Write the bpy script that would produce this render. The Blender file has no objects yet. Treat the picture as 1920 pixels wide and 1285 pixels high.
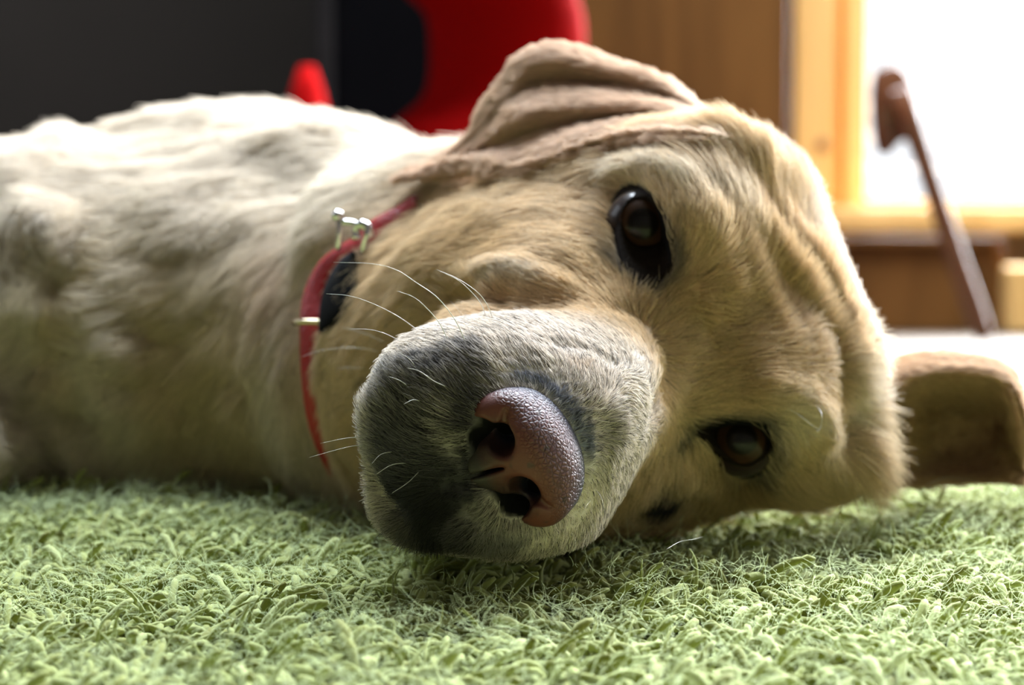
import bpy, math, random, os
import numpy as np
from mathutils import Vector, Matrix
from mathutils.bvhtree import BVHTree
random.seed(7)
rng = np.random.default_rng(7)
sc = bpy.context.scene
COL = sc.collection
PI = math.pi

# ------------------------------------------------------------------ camera
FPX = 4067.0                       # focal length in pixels of the 1920 px wide frame
CAMZ = 0.118
PITCH = math.atan((642.5 - 458.0) / FPX)
cam_d = bpy.data.cameras.new('camera')
cam_d.sensor_fit = 'HORIZONTAL'
cam_d.sensor_width = 23.6
cam_d.lens = 23.6 * FPX / 1920.0
cam_d.clip_start = 0.01
cam_d.dof.use_dof = True
cam_d.dof.focus_distance = 0.572
cam_d.dof.aperture_fstop = 8.0
cam_d.dof.aperture_blades = 0
cam = bpy.data.objects.new('camera', cam_d)
COL.objects.link(cam)
cam.location = (0, 0, CAMZ)
cam.rotation_euler = (PI / 2 - PITCH, 0, 0)
sc.camera = cam

# ------------------------------------------------------------------ view, world, lights
sc.view_settings.view_transform = 'Standard'
sc.view_settings.look = 'None'
sc.view_settings.gamma = 1.0
sc.view_settings.use_curve_mapping = False
sc.view_settings.exposure = -0.2
sc.cycles.max_bounces = 8
sc.cycles.diffuse_bounces = 3
sc.cycles_curves.shape = 'RIBBONS'

world = bpy.data.worlds.new('overcast_sky')
sc.world = world
world.use_nodes = True
world.node_tree.nodes['Background'].inputs['Color'].default_value = (0.93, 0.96, 1.0, 1)
world.node_tree.nodes['Background'].inputs['Strength'].default_value = 1.6

def area_light(name, loc, target, sx, sy, power, color):
    d = bpy.data.lights.new(name, 'AREA')
    d.shape = 'RECTANGLE'
    d.size, d.size_y = sx, sy
    d.energy = power
    d.color = color
    o = bpy.data.objects.new(name, d)
    COL.objects.link(o)
    o.location = loc
    o.rotation_euler = (Vector(target) - Vector(loc)).to_track_quat('-Z', 'Y').to_euler()
    return o

# daylight through the big window at the back right, and through a second window in the right-hand wall
area_light('window_daylight', (1.77, 3.42, 1.30), (1.5, 0.0, 0.6), 2.5, 2.3, 1250, (0.95, 0.97, 1.0))
area_light('side_window_daylight', (3.15, 1.35, 1.35), (0.0, 1.1, 0.3), 1.5, 1.7, 36, (0.96, 0.97, 1.0))
area_light('left_window_daylight', (-2.5, 1.9, 1.65), (0.0, 0.9, 0.1), 1.4, 1.3, 12, (0.78, 0.88, 1.0))
area_light('skylight_daylight', (0.25, 2.15, 2.56), (0.05, 0.9, 0.1), 1.9, 1.2, 430, (0.80, 0.90, 1.0))

# ------------------------------------------------------------------ frames of reference
cam_fwd = np.array([0.0, math.cos(PITCH), -math.sin(PITCH)])
cam_up = np.array([0.0, math.sin(PITCH), math.cos(PITCH)])
cam_r = np.array([1.0, 0.0, 0.0])
cam_o = np.array([0.0, 0.0, CAMZ])
RUG_TOP = 0.035

def P(px, py, d):
    return cam_o + cam_fwd * d + cam_r * ((px - 960.0) / FPX * d) + cam_up * ((642.5 - py) / FPX * d)

def unit(v):
    v = np.asarray(v, float)
    return v / np.linalg.norm(v)

# the head's own frame: forward (nose), lateral (towards the lower eye), up (crown)
HE = P(1292, 630, 0.66)
HF = unit([-0.216, -0.967, -0.122])
HL = np.array([0.419, 0.02, -0.908]); HL = unit(HL - HF * HL.dot(HF))
HU = unit(np.cross(HL, HF)); 
if HU[0] < 0: HU = -HU

def H(f, l, u):          # centimetres in the head's frame
    return HE + (HF * f + HL * l + HU * u) * 0.01

# ------------------------------------------------------------------ helpers
def tag(o, label=None, cat=None, group=None, kind=None):
    if label: o['label'] = label
    if cat: o['category'] = cat
    if group: o['group'] = group
    if kind: o['kind'] = kind
    return o

def empty(name, loc, label=None, cat=None, group=None, kind=None):
    o = bpy.data.objects.new(name, None)
    o.empty_display_size = 0.05
    COL.objects.link(o)
    o.location = loc
    return tag(o, label, cat, group, kind)

def link_mesh(name, verts, faces, mat=None, parent=None, smooth=True):
    """a mesh from world coordinates, kept in place under its parent"""
    me = bpy.data.meshes.new(name)
    if parent is not None:
        off = np.array(parent_world(parent))
        verts = np.asarray(verts, float) - off
    me.from_pydata([tuple(v) for v in verts], [], [tuple(int(i) for i in f) for f in faces])
    if smooth:
        me.polygons.foreach_set('use_smooth', [True] * len(me.polygons))
    me.update()
    o = bpy.data.objects.new(name, me)
    COL.objects.link(o)
    if mat: me.materials.append(mat)
    if parent is not None: o.parent = parent
    return o

def parent_world(p):
    v = Vector((0, 0, 0))
    while p is not None:
        v += p.location
        p = p.parent
    return v

class MB:
    """collects plain shapes into one mesh"""
    def __init__(s): s.v = []; s.f = []
    def add(s, v, f):
        n = len(s.v)
        s.v += [tuple(x) for x in v]
        s.f += [tuple(i + n for i in q) for q in f]
    def box(s, c, size, rot=None, bev=0.0):
        c = np.array(c, float); h = np.array(size, float) / 2
        R = np.eye(3) if rot is None else np.array(rot)
        b = min(bev, h.min() * 0.9)
        if b <= 0:
            pts = [np.array([x, y, z]) * h for x in (-1, 1) for y in (-1, 1) for z in (-1, 1)]
            q = [(0, 1, 3, 2), (4, 6, 7, 5), (0, 4, 5, 1), (2, 3, 7, 6), (0, 2, 6, 4), (1, 5, 7, 3)]
            s.add([c + R @ p for p in pts], q)
        else:
            import bmesh
            bm = bmesh.new()
            bmesh.ops.create_cube(bm, size=1.0)
            for v in bm.verts: v.co = Vector((v.co.x * 2 * h[0], v.co.y * 2 * h[1], v.co.z * 2 * h[2]))
            bmesh.ops.bevel(bm, geom=list(bm.edges), offset=b, segments=2, profile=0.6, affect='EDGES')
            bm.verts.ensure_lookup_table()
            s.add([c + R @ np.array(v.co) for v in bm.verts], [[v.index for v in f.verts] for f in bm.faces])
            bm.free()
    def tube(s, pts, rad, n=8, cap=True):
        pts = [np.array(p, float) for p in pts]
        if not hasattr(rad, '__len__'): rad = [rad] * len(pts)
        m = len(pts); rings = []
        up = np.array([0.3, 0.2, 1.0])
        base = len(s.v)
        for i, p in enumerate(pts):
            t = unit(pts[min(i + 1, m - 1)] - pts[max(i - 1, 0)])
            a = np.cross(t, up)
            if np.linalg.norm(a) < 1e-4: a = np.cross(t, [1, 0, 0])
            a = unit(a); b = np.cross(t, a)
            up = np.cross(a, t) if i else up
            for k in range(n):
                th = 2 * PI * k / n
                s.v.append(tuple(p + (a * math.cos(th) + b * math.sin(th)) * rad[i]))
        for i in range(m - 1):
            for k in range(n):
                k2 = (k + 1) % n
                s.f.append((base + i * n + k, base + i * n + k2, base + (i + 1) * n + k2, base + (i + 1) * n + k))
        if cap:
            s.f.append(tuple(base + k for k in range(n))[::-1])
            s.f.append(tuple(base + (m - 1) * n + k for k in range(n)))
    def build(s, name, mat, parent=None, smooth=True):
        return link_mesh(name, s.v, s.f, mat, parent, smooth)

def bez(pts, n):
    """Catmull-Rom through the points"""
    pts = np.array(pts, float)
    if len(pts) == 2:
        t = np.linspace(0, 1, n)[:, None]
        return pts[0] * (1 - t) + pts[1] * t
    q = np.vstack([2 * pts[0] - pts[1], pts, 2 * pts[-1] - pts[-2]])
    out = []
    m = len(pts) - 1
    for u in np.linspace(0, m - 1e-6, n):
        i = int(u); t = u - i
        a, b, c, d = q[i], q[i + 1], q[i + 2], q[i + 3]
        out.append(0.5 * ((2 * b) + (c - a) * t + (2 * a - 5 * b + 4 * c - d) * t * t + (3 * b - a - 3 * c + d) * t ** 3))
    return np.array(out)

# ------------------------------------------------------------------ materials
def new_mat(name):
    m = bpy.data.materials.new(name)
    m.use_nodes = True
    nt = m.node_tree
    return m, nt, nt.nodes['Principled BSDF']

def plain(name, col, rough=0.5, metal=0.0, spec=0.5, noise=0.0, nscale=20.0, bump=0.0, bscale=60.0):
    m, nt, b = new_mat(name)
    b.inputs['Roughness'].default_value = rough
    b.inputs['Metallic'].default_value = metal
    b.inputs['Specular IOR Level'].default_value = spec
    b.inputs['Base Color'].default_value = (*col, 1)
    tc = nt.nodes.new('ShaderNodeTexCoord')
    if noise > 0:
        n = nt.nodes.new('ShaderNodeTexNoise'); n.inputs['Scale'].default_value = nscale
        n.inputs['Detail'].default_value = 5
        nt.links.new(tc.outputs['Object'], n.inputs['Vector'])
        mx = nt.nodes.new('ShaderNodeMix'); mx.data_type = 'RGBA'
        mx.inputs['A'].default_value = (*[c * (1 - noise) for c in col], 1)
        mx.inputs['B'].default_value = (*[min(1, c * (1 + noise)) for c in col], 1)
        nt.links.new(n.outputs['Fac'], mx.inputs['Factor'])
        nt.links.new(mx.outputs['Result'], b.inputs['Base Color'])
    if bump > 0:
        n = nt.nodes.new('ShaderNodeTexNoise'); n.inputs['Scale'].default_value = bscale
        n.inputs['Detail'].default_value = 6
        nt.links.new(tc.outputs['Object'], n.inputs['Vector'])
        bp = nt.nodes.new('ShaderNodeBump'); bp.inputs['Strength'].default_value = bump
        bp.inputs['Distance'].default_value = 0.002
        nt.links.new(n.outputs['Fac'], bp.inputs['Height'])
        nt.links.new(bp.outputs['Normal'], b.inputs['Normal'])
    return m

def wood(name, dark, light, scale=6.0, stretch=(1, 1, 0.08), rough=0.45, knots=False):
    m, nt, b = new_mat(name)
    tc = nt.nodes.new('ShaderNodeTexCoord')
    mp = nt.nodes.new('ShaderNodeMapping'); mp.inputs['Scale'].default_value = stretch
    nt.links.new(tc.outputs['Object'], mp.inputs['Vector'])
    w = nt.nodes.new('ShaderNodeTexNoise')
    w.inputs['Scale'].default_value = scale * 4; w.inputs['Detail'].default_value = 8
    w.inputs['Distortion'].default_value = 1.2
    nt.links.new(mp.outputs['Vector'], w.inputs['Vector'])
    cr = nt.nodes.new('ShaderNodeValToRGB')
    cr.color_ramp.elements[0].position = 0.3; cr.color_ramp.elements[0].color = (*dark, 1)
    cr.color_ramp.elements[1].position = 0.7; cr.color_ramp.elements[1].color = (*light, 1)
    nt.links.new(w.outputs['Fac'], cr.inputs['Fac'])
    nt.links.new(cr.outputs['Color'], b.inputs['Base Color'])
    b.inputs['Roughness'].default_value = rough
    b.inputs['Specular IOR Level'].default_value = .15
    return m
# ------------------------------------------------------------------ the room
RX0, RX1, RY0, RY1, RZ1 = -2.4, 3.0, -2.6, 3.2, 2.45
WALLD = plain('dark_wall', (.026, .022, .019), .95, spec=.05, noise=.15, nscale=3)
WALLL = plain('pale_wall', (.06, .05, .04), .9, noise=.05, nscale=4)
CEIL = plain('ceiling_paint', (.14, .13, .11), .9, noise=.03, nscale=4)
FLOORM = wood('floor_wood', (.050, .035, .022), (.075, .055, .036), 5, (.15, 1, 1), .65)
FLOORM.node_tree.nodes['Principled BSDF'].inputs['Specular IOR Level'].default_value = .2
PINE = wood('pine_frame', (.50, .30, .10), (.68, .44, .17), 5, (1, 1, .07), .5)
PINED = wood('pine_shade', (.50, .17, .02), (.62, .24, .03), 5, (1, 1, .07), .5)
BROWNW = wood('brown_wood', (.075, .030, .006), (.13, .055, .012), 4, (1, 1, .10), .5)

def slab(name, lo, hi, mat, kind='structure', parent=None, bev=0.0):
    b = MB(); lo = np.array(lo, float); hi = np.array(hi, float)
    b.box((lo + hi) / 2, hi - lo, bev=bev)
    o = b.build(name, mat, parent, smooth=False)
    if kind: o['kind'] = kind
    return o
def pxx(px, y): return (px - 960.0) / FPX * y * 1.0
def pz(py, y):
    d = unit(P(960, py, 1.0) - cam_o); return CAMZ + d[2] / d[1] * y

slab('floor', (RX0 - .1, RY0 - .1, -.05), (RX1 + .1, RY1 + .8, 0), FLOORM)
slab('ceiling', (RX0 - .1, RY0 - .1, RZ1), (RX1 + .1, 1.55, RZ1 + .08), CEIL)
slab('ceiling_rear', (RX0 - .1, 2.75, RZ1), (RX1 + .1, RY1 + .15, RZ1 + .08), CEIL)
slab('ceiling_left', (RX0 - .1, 1.55, RZ1), (-.75, 2.75, RZ1 + .08), CEIL)
slab('ceiling_right', (1.25, 1.55, RZ1), (RX1 + .1, 2.75, RZ1 + .08), CEIL)
slab('wall_left', (RX0 - .1, RY0, 0), (RX0, 1.15, RZ1), WALLD)
slab('wall_left_end', (RX0 - .1, 2.65, 0), (RX0, RY1, RZ1), WALLD)
slab('wall_left_sill', (RX0 - .1, 1.15, 0), (RX0, 2.65, .95), WALLD)
slab('wall_left_lintel', (RX0 - .1, 1.15, 2.3), (RX0, 2.65, RZ1), WALLD)
slab('wall_front', (RX0, RY0 - .1, 0), (RX1, RY0, RZ1), WALLL)
WX0 = pxx(1480, RY1)                 # where the pine window frame starts
slab('wall_back', (RX0, RY1, 0), (WX0, RY1 + .12, RZ1), WALLD)
WZ = pz(392, RY1)                    # height of the sill
slab('wall_sill', (WX0, RY1, 0), (RX1, RY1 + .12, WZ - .03), plain('sill_wall', (.42, .26, .13), .8, noise=.1))
slab('wall_right', (RX1, RY0, 0), (RX1 + .1, .6, RZ1), WALLL)
slab('wall_right_end', (RX1, 2.1, 0), (RX1 + .1, RY1 + .1, RZ1), WALLL)
slab('wall_right_sill', (RX1, .6, 0), (RX1 + .1, 2.1, .45), WALLL)
# window 1: pine frame, sill board, blind
w1 = empty('window_1', (WX0, RY1, WZ), kind='structure')
def wpart(name, lo, hi, mat, bev=.003): return slab(name, lo, hi, mat, None, w1, bev)
xa, xb, xc, xd = WX0, pxx(1556, RY1), pxx(1580, RY1), pxx(1619, RY1)
wpart('jamb_board', (xa, RY1 - .05, WZ), (xb, RY1 + .10, RZ1), PINE)
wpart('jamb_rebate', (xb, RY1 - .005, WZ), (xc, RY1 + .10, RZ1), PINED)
wpart('sash_stile', (xc, RY1 - .02, WZ), (xd, RY1 + .06, RZ1), PINE)
wpart('sill_board', (WX0 - .0, RY1 - .14, WZ - .035), (RX1, RY1 + .08, WZ), PINE, .006)
wpart('sash_rail', (xd, RY1 - .01, WZ), (RX1, RY1 + .05, WZ + .014), PINE)
knot = MB(); kc = np.array([pxx(1541, RY1 - .052), RY1 - .0505, pz(272, RY1 - .05)])
knot.tube([kc, kc + np.array([0, -.0012, 0])], [.010, .009], 16); knot.build('knot', plain('knot', (.25, .11, .03), .6), w1)
blind = empty('window_blind', (1.75, RY1 + .03, RZ1), 'white slatted blind hanging across the bright window', 'blind')
SLM, nt_, b_ = new_mat('blind_slat')
b_.inputs['Base Color'].default_value = (.9, .9, .9, 1)
tr_ = nt_.nodes.new('ShaderNodeBsdfTranslucent'); tr_.inputs[0].default_value = (.95, .95, .97, 1)
mx_ = nt_.nodes.new('ShaderNodeMixShader'); mx_.inputs[0].default_value = .7
nt_.links.new(b_.outputs[0], mx_.inputs[1]); nt_.links.new(tr_.outputs[0], mx_.inputs[2]); nt_.links.new(mx_.outputs[0], nt_.nodes['Material Output'].inputs['Surface'])
slat0 = None
nsl = 50
for i in range(nsl):
    z = WZ + .06 + i * .046
    if z > RZ1 - .05: break
    if slat0 is None:
        b = MB()
        th = math.radians(6)
        R = np.array([[1, 0, 0], [0, math.cos(th), -math.sin(th)], [0, math.sin(th), math.cos(th)]])
        b.box((0, 0, 0), (RX1 - xd - .02, .014, .0010), rot=R)
        slat0 = b.build('slat', SLM, None, smooth=False)
        slat0.parent = blind
        s = slat0
    else:
        s = slat0.copy(); COL.objects.link(s)
    s.location = ((xd + RX1) / 2 - 1.75, 0, z - RZ1)
# low brown bench box beneath the sill
bench = empty('storage_box', (pxx(1720, 2.95), 2.95, 0), 'low brown box on the floor beneath the window sill', 'box')
b1 = pz(444, 2.9)
slab('box_body', (pxx(1562, 2.9), 2.9, 0), (pxx(1884, 2.9), 3.04, b1 - .012), BROWNW, None, bench, .004)
slab('box_lid', (pxx(1556, 2.9), 2.89, b1 - .012), (pxx(1880, 2.9), 3.05, b1), BROWNW, None, bench, .003)
bl = slab('wooden_block', (pxx(1893, 2.85), 2.85, 0), (pxx(2010, 2.85), 3.0, pz(500, 2.85)), PINE, None, None, .006)
tag(bl, 'pale wooden block on the floor at the right edge, beside the brown box', 'block')
# brown wardrobe left of the window
wr = empty('wardrobe', (pxx(1285, 3.0), 3.0, 0), 'tall brown wooden wardrobe left of the window frame', 'wardrobe')
slab('side_panel', (pxx(1040, 2.95), 2.96, 0), (pxx(1478, 2.95), 3.19, 2.1), BROWNW, None, wr, .004)
slab('top_panel', (pxx(1035, 2.95), 2.95, 2.1), (pxx(1480, 2.95), 3.19, 2.12), BROWNW, None, wr, .004)
# black cabinet
bc = empty('black_cabinet', (pxx(700, 2.7), 2.7, 0), 'tall black cabinet behind the dog, beside the dark wall', 'cabinet')
BLK = plain('black_lacquer', (.002, .002, .0025), .95, spec=.02, noise=.2)
BLK2 = plain('black_edge', (.012, .011, .011), .9, spec=.05, noise=.2)
slab('body', (pxx(628, 2.7), 2.7, 0), (pxx(1000, 2.7), 3.1, 1.7), BLK, None, bc, .004)
slab('edge_strip', (pxx(592, 2.7), 2.69, 0), (pxx(628, 2.7), 3.1, 1.7), BLK2, None, bc, .006)
# red waisted seat: turned body
RED = plain('red_plastic', (.24, .0015, .0015), .85, spec=.03, noise=.05, nscale=6)
RY = 2.25
prof_ = [(-140, 690, 1150), (-110, 640, 1160), (-70, 660, 1140), (-30, 738, 1092), (0, 772, 1085), (30, 799, 1094), (90, 806, 1096), (150, 803, 1080), (190, 786, 1085), (235, 735, 1110), (300, 690, 1140), (380, 660, 1160), (470, 650, 1170)]
rings = []
for py, xl, xr in prof_:
    z = pz(py, RY); x0, x1 = pxx(xl, RY), pxx(xr, RY); rings.append(((x0 + x1) / 2, (x1 - x0) / 2, z))
rings.append((rings[-1][0], rings[-1][1] * 1.0, 0.0))
cs = bez([(a, b_, c) for a, b_, c in rings], 60)
mbr = MB(); ns = 40
for k in range(60):
    cx, rw, z = cs[k]
    for j in range(ns):
        th = 2 * PI * j / ns
        mbr.v.append((cx + rw * math.cos(th), RY + rw * .62 * math.sin(th), z))
for k in range(59):
    for j in range(ns):
        j2 = (j + 1) % ns
        mbr.f.append((k * ns + j, (k + 1) * ns + j, (k + 1) * ns + j2, k * ns + j2))
mbr.f.append(tuple(range(ns))); mbr.f.append(tuple(59 * ns + j for j in range(ns))[::-1])
rs_ = mbr.build('red_stool', RED)
tag(rs_, 'large bright red rounded stool with a narrow waist, standing behind the dog', 'stool')
bb = MB(); rr = []
for k in range(13):
    t = k / 12; z = pz(124, 2.45) * t
    rr.append((.030 * math.sin(PI * min(1, max(.02, (1 - t) * 1.25))) ** .5 + .001, z))
for r, z in rr:
    for j in range(20):
        th = 2 * PI * j / 20
        bb.v.append((pxx(578, 2.45) + r * math.cos(th), 2.45 + r * math.sin(th), z))
for k in range(12):
    for j in range(20):
        bb.f.append((k * 20 + j, k * 20 + (j + 1) % 20, (k + 1) * 20 + (j + 1) % 20, (k + 1) * 20 + j))
bb.f.append(tuple(range(20))[::-1]); bb.f.append(tuple(12 * 20 + j for j in range(20)))
tag(bb.build('red_cone', RED), 'small bright red rounded cone behind the back of the dog, left of the black cabinet', 'cone')
# leaning pole with a rounded head, in front of the window
PD = 2.5
pole = empty('slanted_pole', (pxx(1850, PD), PD, 0), 'dark brown slanted pole with a rounded head, leaning before the bright window', 'pole')
PM = plain('pole_brown', (.10, .036, .014), .25, spec=.5, noise=.2, nscale=12)
def Q(x, y, d=PD): return np.array([pxx(x, d), d, pz(y, d)])
axis = bez([Q(1850, 640), Q(1800, 505), Q(1757, 380), Q(1725, 285), Q(1700, 215), Q(1683, 170, PD + .01)], 30)
wv = np.interp(np.linspace(0, 1, 30), [0, .1, .5, .8, 1], [.0105, .0125, .0115, .0135, .0150])
axis[:, 2] = np.maximum(axis[:, 2], .010)
st = MB()
for i in range(30):
    t = unit(axis[min(i + 1, 29)] - axis[max(i - 1, 0)])
    sx = unit(np.cross(t, [0, 1, 0])); sy = np.cross(sx, t)
    for j in range(12):
        th = 2 * PI * j / 12
        c, s_ = math.cos(th), math.sin(th)
        st.v.append(tuple(axis[i] + sx * wv[i] * math.copysign(abs(c) ** .7, c) + sy * .009 * math.copysign(abs(s_) ** .7, s_)))
for i in range(29):
    for j in range(12):
        st.f.append((i * 12 + j, i * 12 + (j + 1) % 12, (i + 1) * 12 + (j + 1) % 12, (i + 1) * 12 + j))
st.f.append(tuple(range(12))[::-1]); st.f.append(tuple(29 * 12 + j for j in range(12)))
st.build('shaft', PM, pole)
hd = MB()
outl = bez([(1652, 148), (1672, 138), (1695, 150), (1710, 180), (1716, 215), (1706, 240), (1686, 252), (1672, 268), (1656, 262), (1649, 220), (1648, 180), (1652, 148)], 40)[:-1]
for dy, sc_ in ((-.012, 1.18), (-.008, 1.32), (.010, 1.32), (.014, 1.18)):
    cx, cy = outl.mean(0)
    for x, y in outl:
        hd.v.append(tuple(Q(cx + (x - cx) * sc_, cy + (y - cy) * sc_, PD) + np.array([0, .02 + dy, 0])))
n_ = len(outl)
for a in range(3):
    for j in range(n_):
        hd.f.append((a * n_ + j, a * n_ + (j + 1) % n_, (a + 1) * n_ + (j + 1) % n_, (a + 1) * n_ + j))
hd.f.append(tuple(range(n_))[::-1]); hd.f.append(tuple(3 * n_ + j for j in range(n_)))
hd.build('head', PM, pole)
# ------------------------------------------------------------------ the dog's body: one signed distance field, one mesh
HM = np.stack([HF, HL, HU])

def ell(p, c, r, M=None):
    q = p - np.asarray(c, np.float32)
    if M is not None: q = q @ np.asarray(M, np.float32).T
    r = np.asarray(r, np.float32)
    k0 = np.linalg.norm(q / r, axis=1)
    k1 = np.linalg.norm(q / (r * r), axis=1) + 1e-9
    return k0 * (k0 - 1.0) / k1

def rcone(p, a, b, ra, rb):
    a = np.asarray(a, np.float32); b = np.asarray(b, np.float32)
    ab = b - a
    t = np.clip(((p - a) @ ab) / float(ab @ ab), 0, 1)
    return np.linalg.norm(p - (a + t[:, None] * ab), axis=1) - (ra + (rb - ra) * t)

def smin(a, b, k):
    h = np.clip(0.5 + 0.5 * (b - a) / k, 0, 1)
    return b * (1 - h) + a * h - k * h * (1 - h)

def smax(a, b, k): return -smin(-a, -b, k)

def rot_axes(deg_z, deg_x=0, deg_y=0):
    return np.array(Matrix.Rotation(math.radians(deg_z), 3, 'Z') @ Matrix.Rotation(math.radians(deg_y), 3, 'Y') @ Matrix.Rotation(math.radians(deg_x), 3, 'X')).T

def he(p, f, l, u, rf, rl, ru):       # ellipsoid in the head frame, cm
    return ell(p, H(f, l, u), (rf * .01, rl * .01, ru * .01), HM)

def dog_sdf(p):
    p = p.astype(np.float32)
    # --- torso
    d = ell(p, P(250, 610, 1.00), (.235, .150, .082), rot_axes(-8))
    d = smin(d, ell(p, P(-260, 640, 1.12), (.26, .16, .072), rot_axes(-10)), .06)
    d = smin(d, rcone(p, P(480, 510, .98), P(600, 550, .92), .066, .063), .045)    # shoulder blades
    d = smin(d, ell(p, P(250, 650, .90), (.12, .080, .060), rot_axes(10)), .040)     # near shoulder and chest
    d = smin(d, ell(p, P(440, 720, .87), (.085, .065, .048)), .03)
    d = smin(d, ell(p, P(20, 560, .92), (.075, .065, .055)), .03)                   # upper foreleg and elbow
    # --- neck
    d = smin(d, rcone(p, P(620, 610, .90), P(900, 600, .80), .064, .054), .035)
    d = smin(d, rcone(p, P(900, 600, .80), H(-8, 0, -1.5), .054, .046), .03)
    d = smin(d, rcone(p, P(650, 690, .845), P(900, 720, .74), .052, .050), .03)
    # --- forelegs on the rug
    fl = rcone(p, P(-120, 845, .80), P(70, 862, .86), .0165, .016)
    fl = smin(fl, rcone(p, P(60, 865, .86), P(330, 868, .93), .0150, .022), .01)
    d = smin(d, fl, .006)
    # --- skull
    s = he(p, -5.6, 0.35, -0.60, 6.8, 5.3, 4.45)
    s = smin(s, he(p, -2.2, -2.5, .95, 3.0, 2.4, 2.1), .012)
    s = smin(s, he(p, -2.2, 2.5, .95, 3.0, 2.4, 2.1), .012)
    s = smin(s, he(p, -9.2, 0, .4, 3.2, 3.4, 3.2), .02)                          # occiput
    s = smin(s, ell(p, P(1545, 720, .725), (.0140, .03, .026)), .024)               # loose scalp skin sagging to the rug
    s = smin(s, ell(p, P(1500, 850, .71), (.020, .03, .014)), .018)
    s = smin(s, ell(p, P(1270, 352, .735), (.042, .05, .0205)), .02)                 # ear base
    # cheeks and jaws
    s = smin(s, he(p, -5.2, -3.4, -5.0, 4.8, 2.9, 4.0), .022)
    s = smin(s, he(p, -5.2, 3.4, -5.0, 4.8, 2.9, 4.0), .022)
    s = smin(s, he(p, -1.0, -2.6, -3.6, 4.0, 2.2, 2.6), .015)
    s = smin(s, he(p, -1.0, 2.6, -3.6, 4.0, 2.2, 2.6), .015)
    # muzzle
    m = rcone(p, H(-0.5, 0, -2.9), H(8.6, 0, -3.6), .029, .0235)
    m = smin(m, he(p, 6.2, 0, -2.4, 4.0, 1.9, 2.1), .012)
    m = smin(m, he(p, 7.6, -1.55, -4.3, 3.6, 1.95, 2.5), .010)
    m = smin(m, he(p, 7.6, 1.55, -4.3, 3.6, 1.95, 2.3), .010)
    m = smin(m, he(p, 9.5, -0.9, -4.8, 2.1, 1.5, 2.0), .008)
    m = smin(m, he(p, 9.5, 0.9, -4.8, 2.1, 1.5, 1.9), .008)
    m = smin(m, rcone(p, P(765, 790, .588), H(3.0, -2.2, -5.6), .0105, .0150), .014)   # hanging lips
    m = smin(m, ell(p, P(830, 712, .590), (.014, .022, .011)), .014)
    m = smin(m, rcone(p, P(790, 935, .590), H(3.0, 2.4, -5.6), .0125, .0150), .014)
    s = smin(s, m, .016)
    # lower jaw
    j = rcone(p, H(6.0, 0.3, -7.1), H(-3, 0, -7.2), .0140, .024)
    s = smin(s, j, .004)
    d = smin(d, s, .022)
    d = smax(d, (RUG_TOP - .011 + .0095 * np.clip((.64 - p[:, 1]) / .05, 0, 1)) - p[:, 2], .008)
    # --- hollow behind the nose leather
    d = smax(d, -ell(p, H(11.0, .2, -3.15), (.0095, .0125, .0090), HM), .003)
    for sg in (-1, 1):
        d = smax(d, -ell(p, H(11.5, .17 + sg * .98, -3.86), (.0060, .0028, .0031), HM), .0015)
    return d

EYE = {}
EYE[-1] = P(1203, 418, .667)
EYE[1] = P(1390, 830, .667)

def mesh_from_sdf(fn, lo, hi, h, B=8):
    import openvdb
    lo = np.array(lo, float); hi = np.array(hi, float)
    nb = np.ceil((hi - lo) / (h * B)).astype(int)
    ctr = np.stack(np.meshgrid(*[np.arange(n) for n in nb], indexing='ij'), -1).reshape(-1, 3)
    cp = lo + (ctr + 0.5) * B * h
    dc = np.concatenate([fn(c) for c in np.array_split(cp, max(1, len(cp) // 200000))])
    arr = np.repeat(np.repeat(np.repeat(np.sign(dc).reshape(nb).astype(np.float32) * (2 * h), B, 0), B, 1), B, 2)
    near = ctr[np.abs(dc) < B * h * 1.35]
    off = np.stack(np.meshgrid(*[np.arange(B)] * 3, indexing='ij'), -1).reshape(-1, 3)
    for ch in np.array_split(near, max(1, len(near) // 400)):
        idx = (ch[:, None, :] * B + off[None]).reshape(-1, 3)
        arr[idx[:, 0], idx[:, 1], idx[:, 2]] = np.clip(fn(lo + idx * h), -2 * h, 2 * h)
    g = openvdb.FloatGrid(2 * h)
    g.copyFromArray(arr)
    del arr
    pts, quads = g.convertToQuads(0.0)
    return lo + pts.astype(float) * h, np.asarray(quads).astype(np.int64)

def keep_largest(V, F):
    n = len(V)
    lab = np.arange(n)
    for _ in range(200):
        m = lab[F].min(1)
        new = lab.copy()
        for k in range(4): np.minimum.at(new, F[:, k], m)
        new = new[new]
        if (new == lab).all(): break
        lab = new
    ids, cnt = np.unique(lab, return_counts=True)
    big = ids[cnt.argmax()]
    keep = lab == big
    mp = -np.ones(n, int); mp[keep] = np.arange(keep.sum())
    F = F[keep[F[:, 0]]]
    return V[keep], mp[F]

def vnormals(V, F):
    a = V[F[:, 2]] - V[F[:, 0]]; b = V[F[:, 3]] - V[F[:, 1]]
    n = np.cross(a, b)
    N = np.zeros_like(V)
    for k in range(4): np.add.at(N, F[:, k], n)
    return N / (np.linalg.norm(N, axis=1, keepdims=True) + 1e-12)

def smooth_mesh(V, F, it=2, lam=0.5):
    E = np.vstack([F[:, [0, 1]], F[:, [1, 2]], F[:, [2, 3]], F[:, [3, 0]]])
    deg = np.bincount(E.ravel(), minlength=len(V))[:, None]
    for _ in range(it):
        S = np.zeros_like(V)
        np.add.at(S, E[:, 0], V[E[:, 1]]); np.add.at(S, E[:, 1], V[E[:, 0]])
        V = V * (1 - lam) + lam * S / deg
    return V

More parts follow.
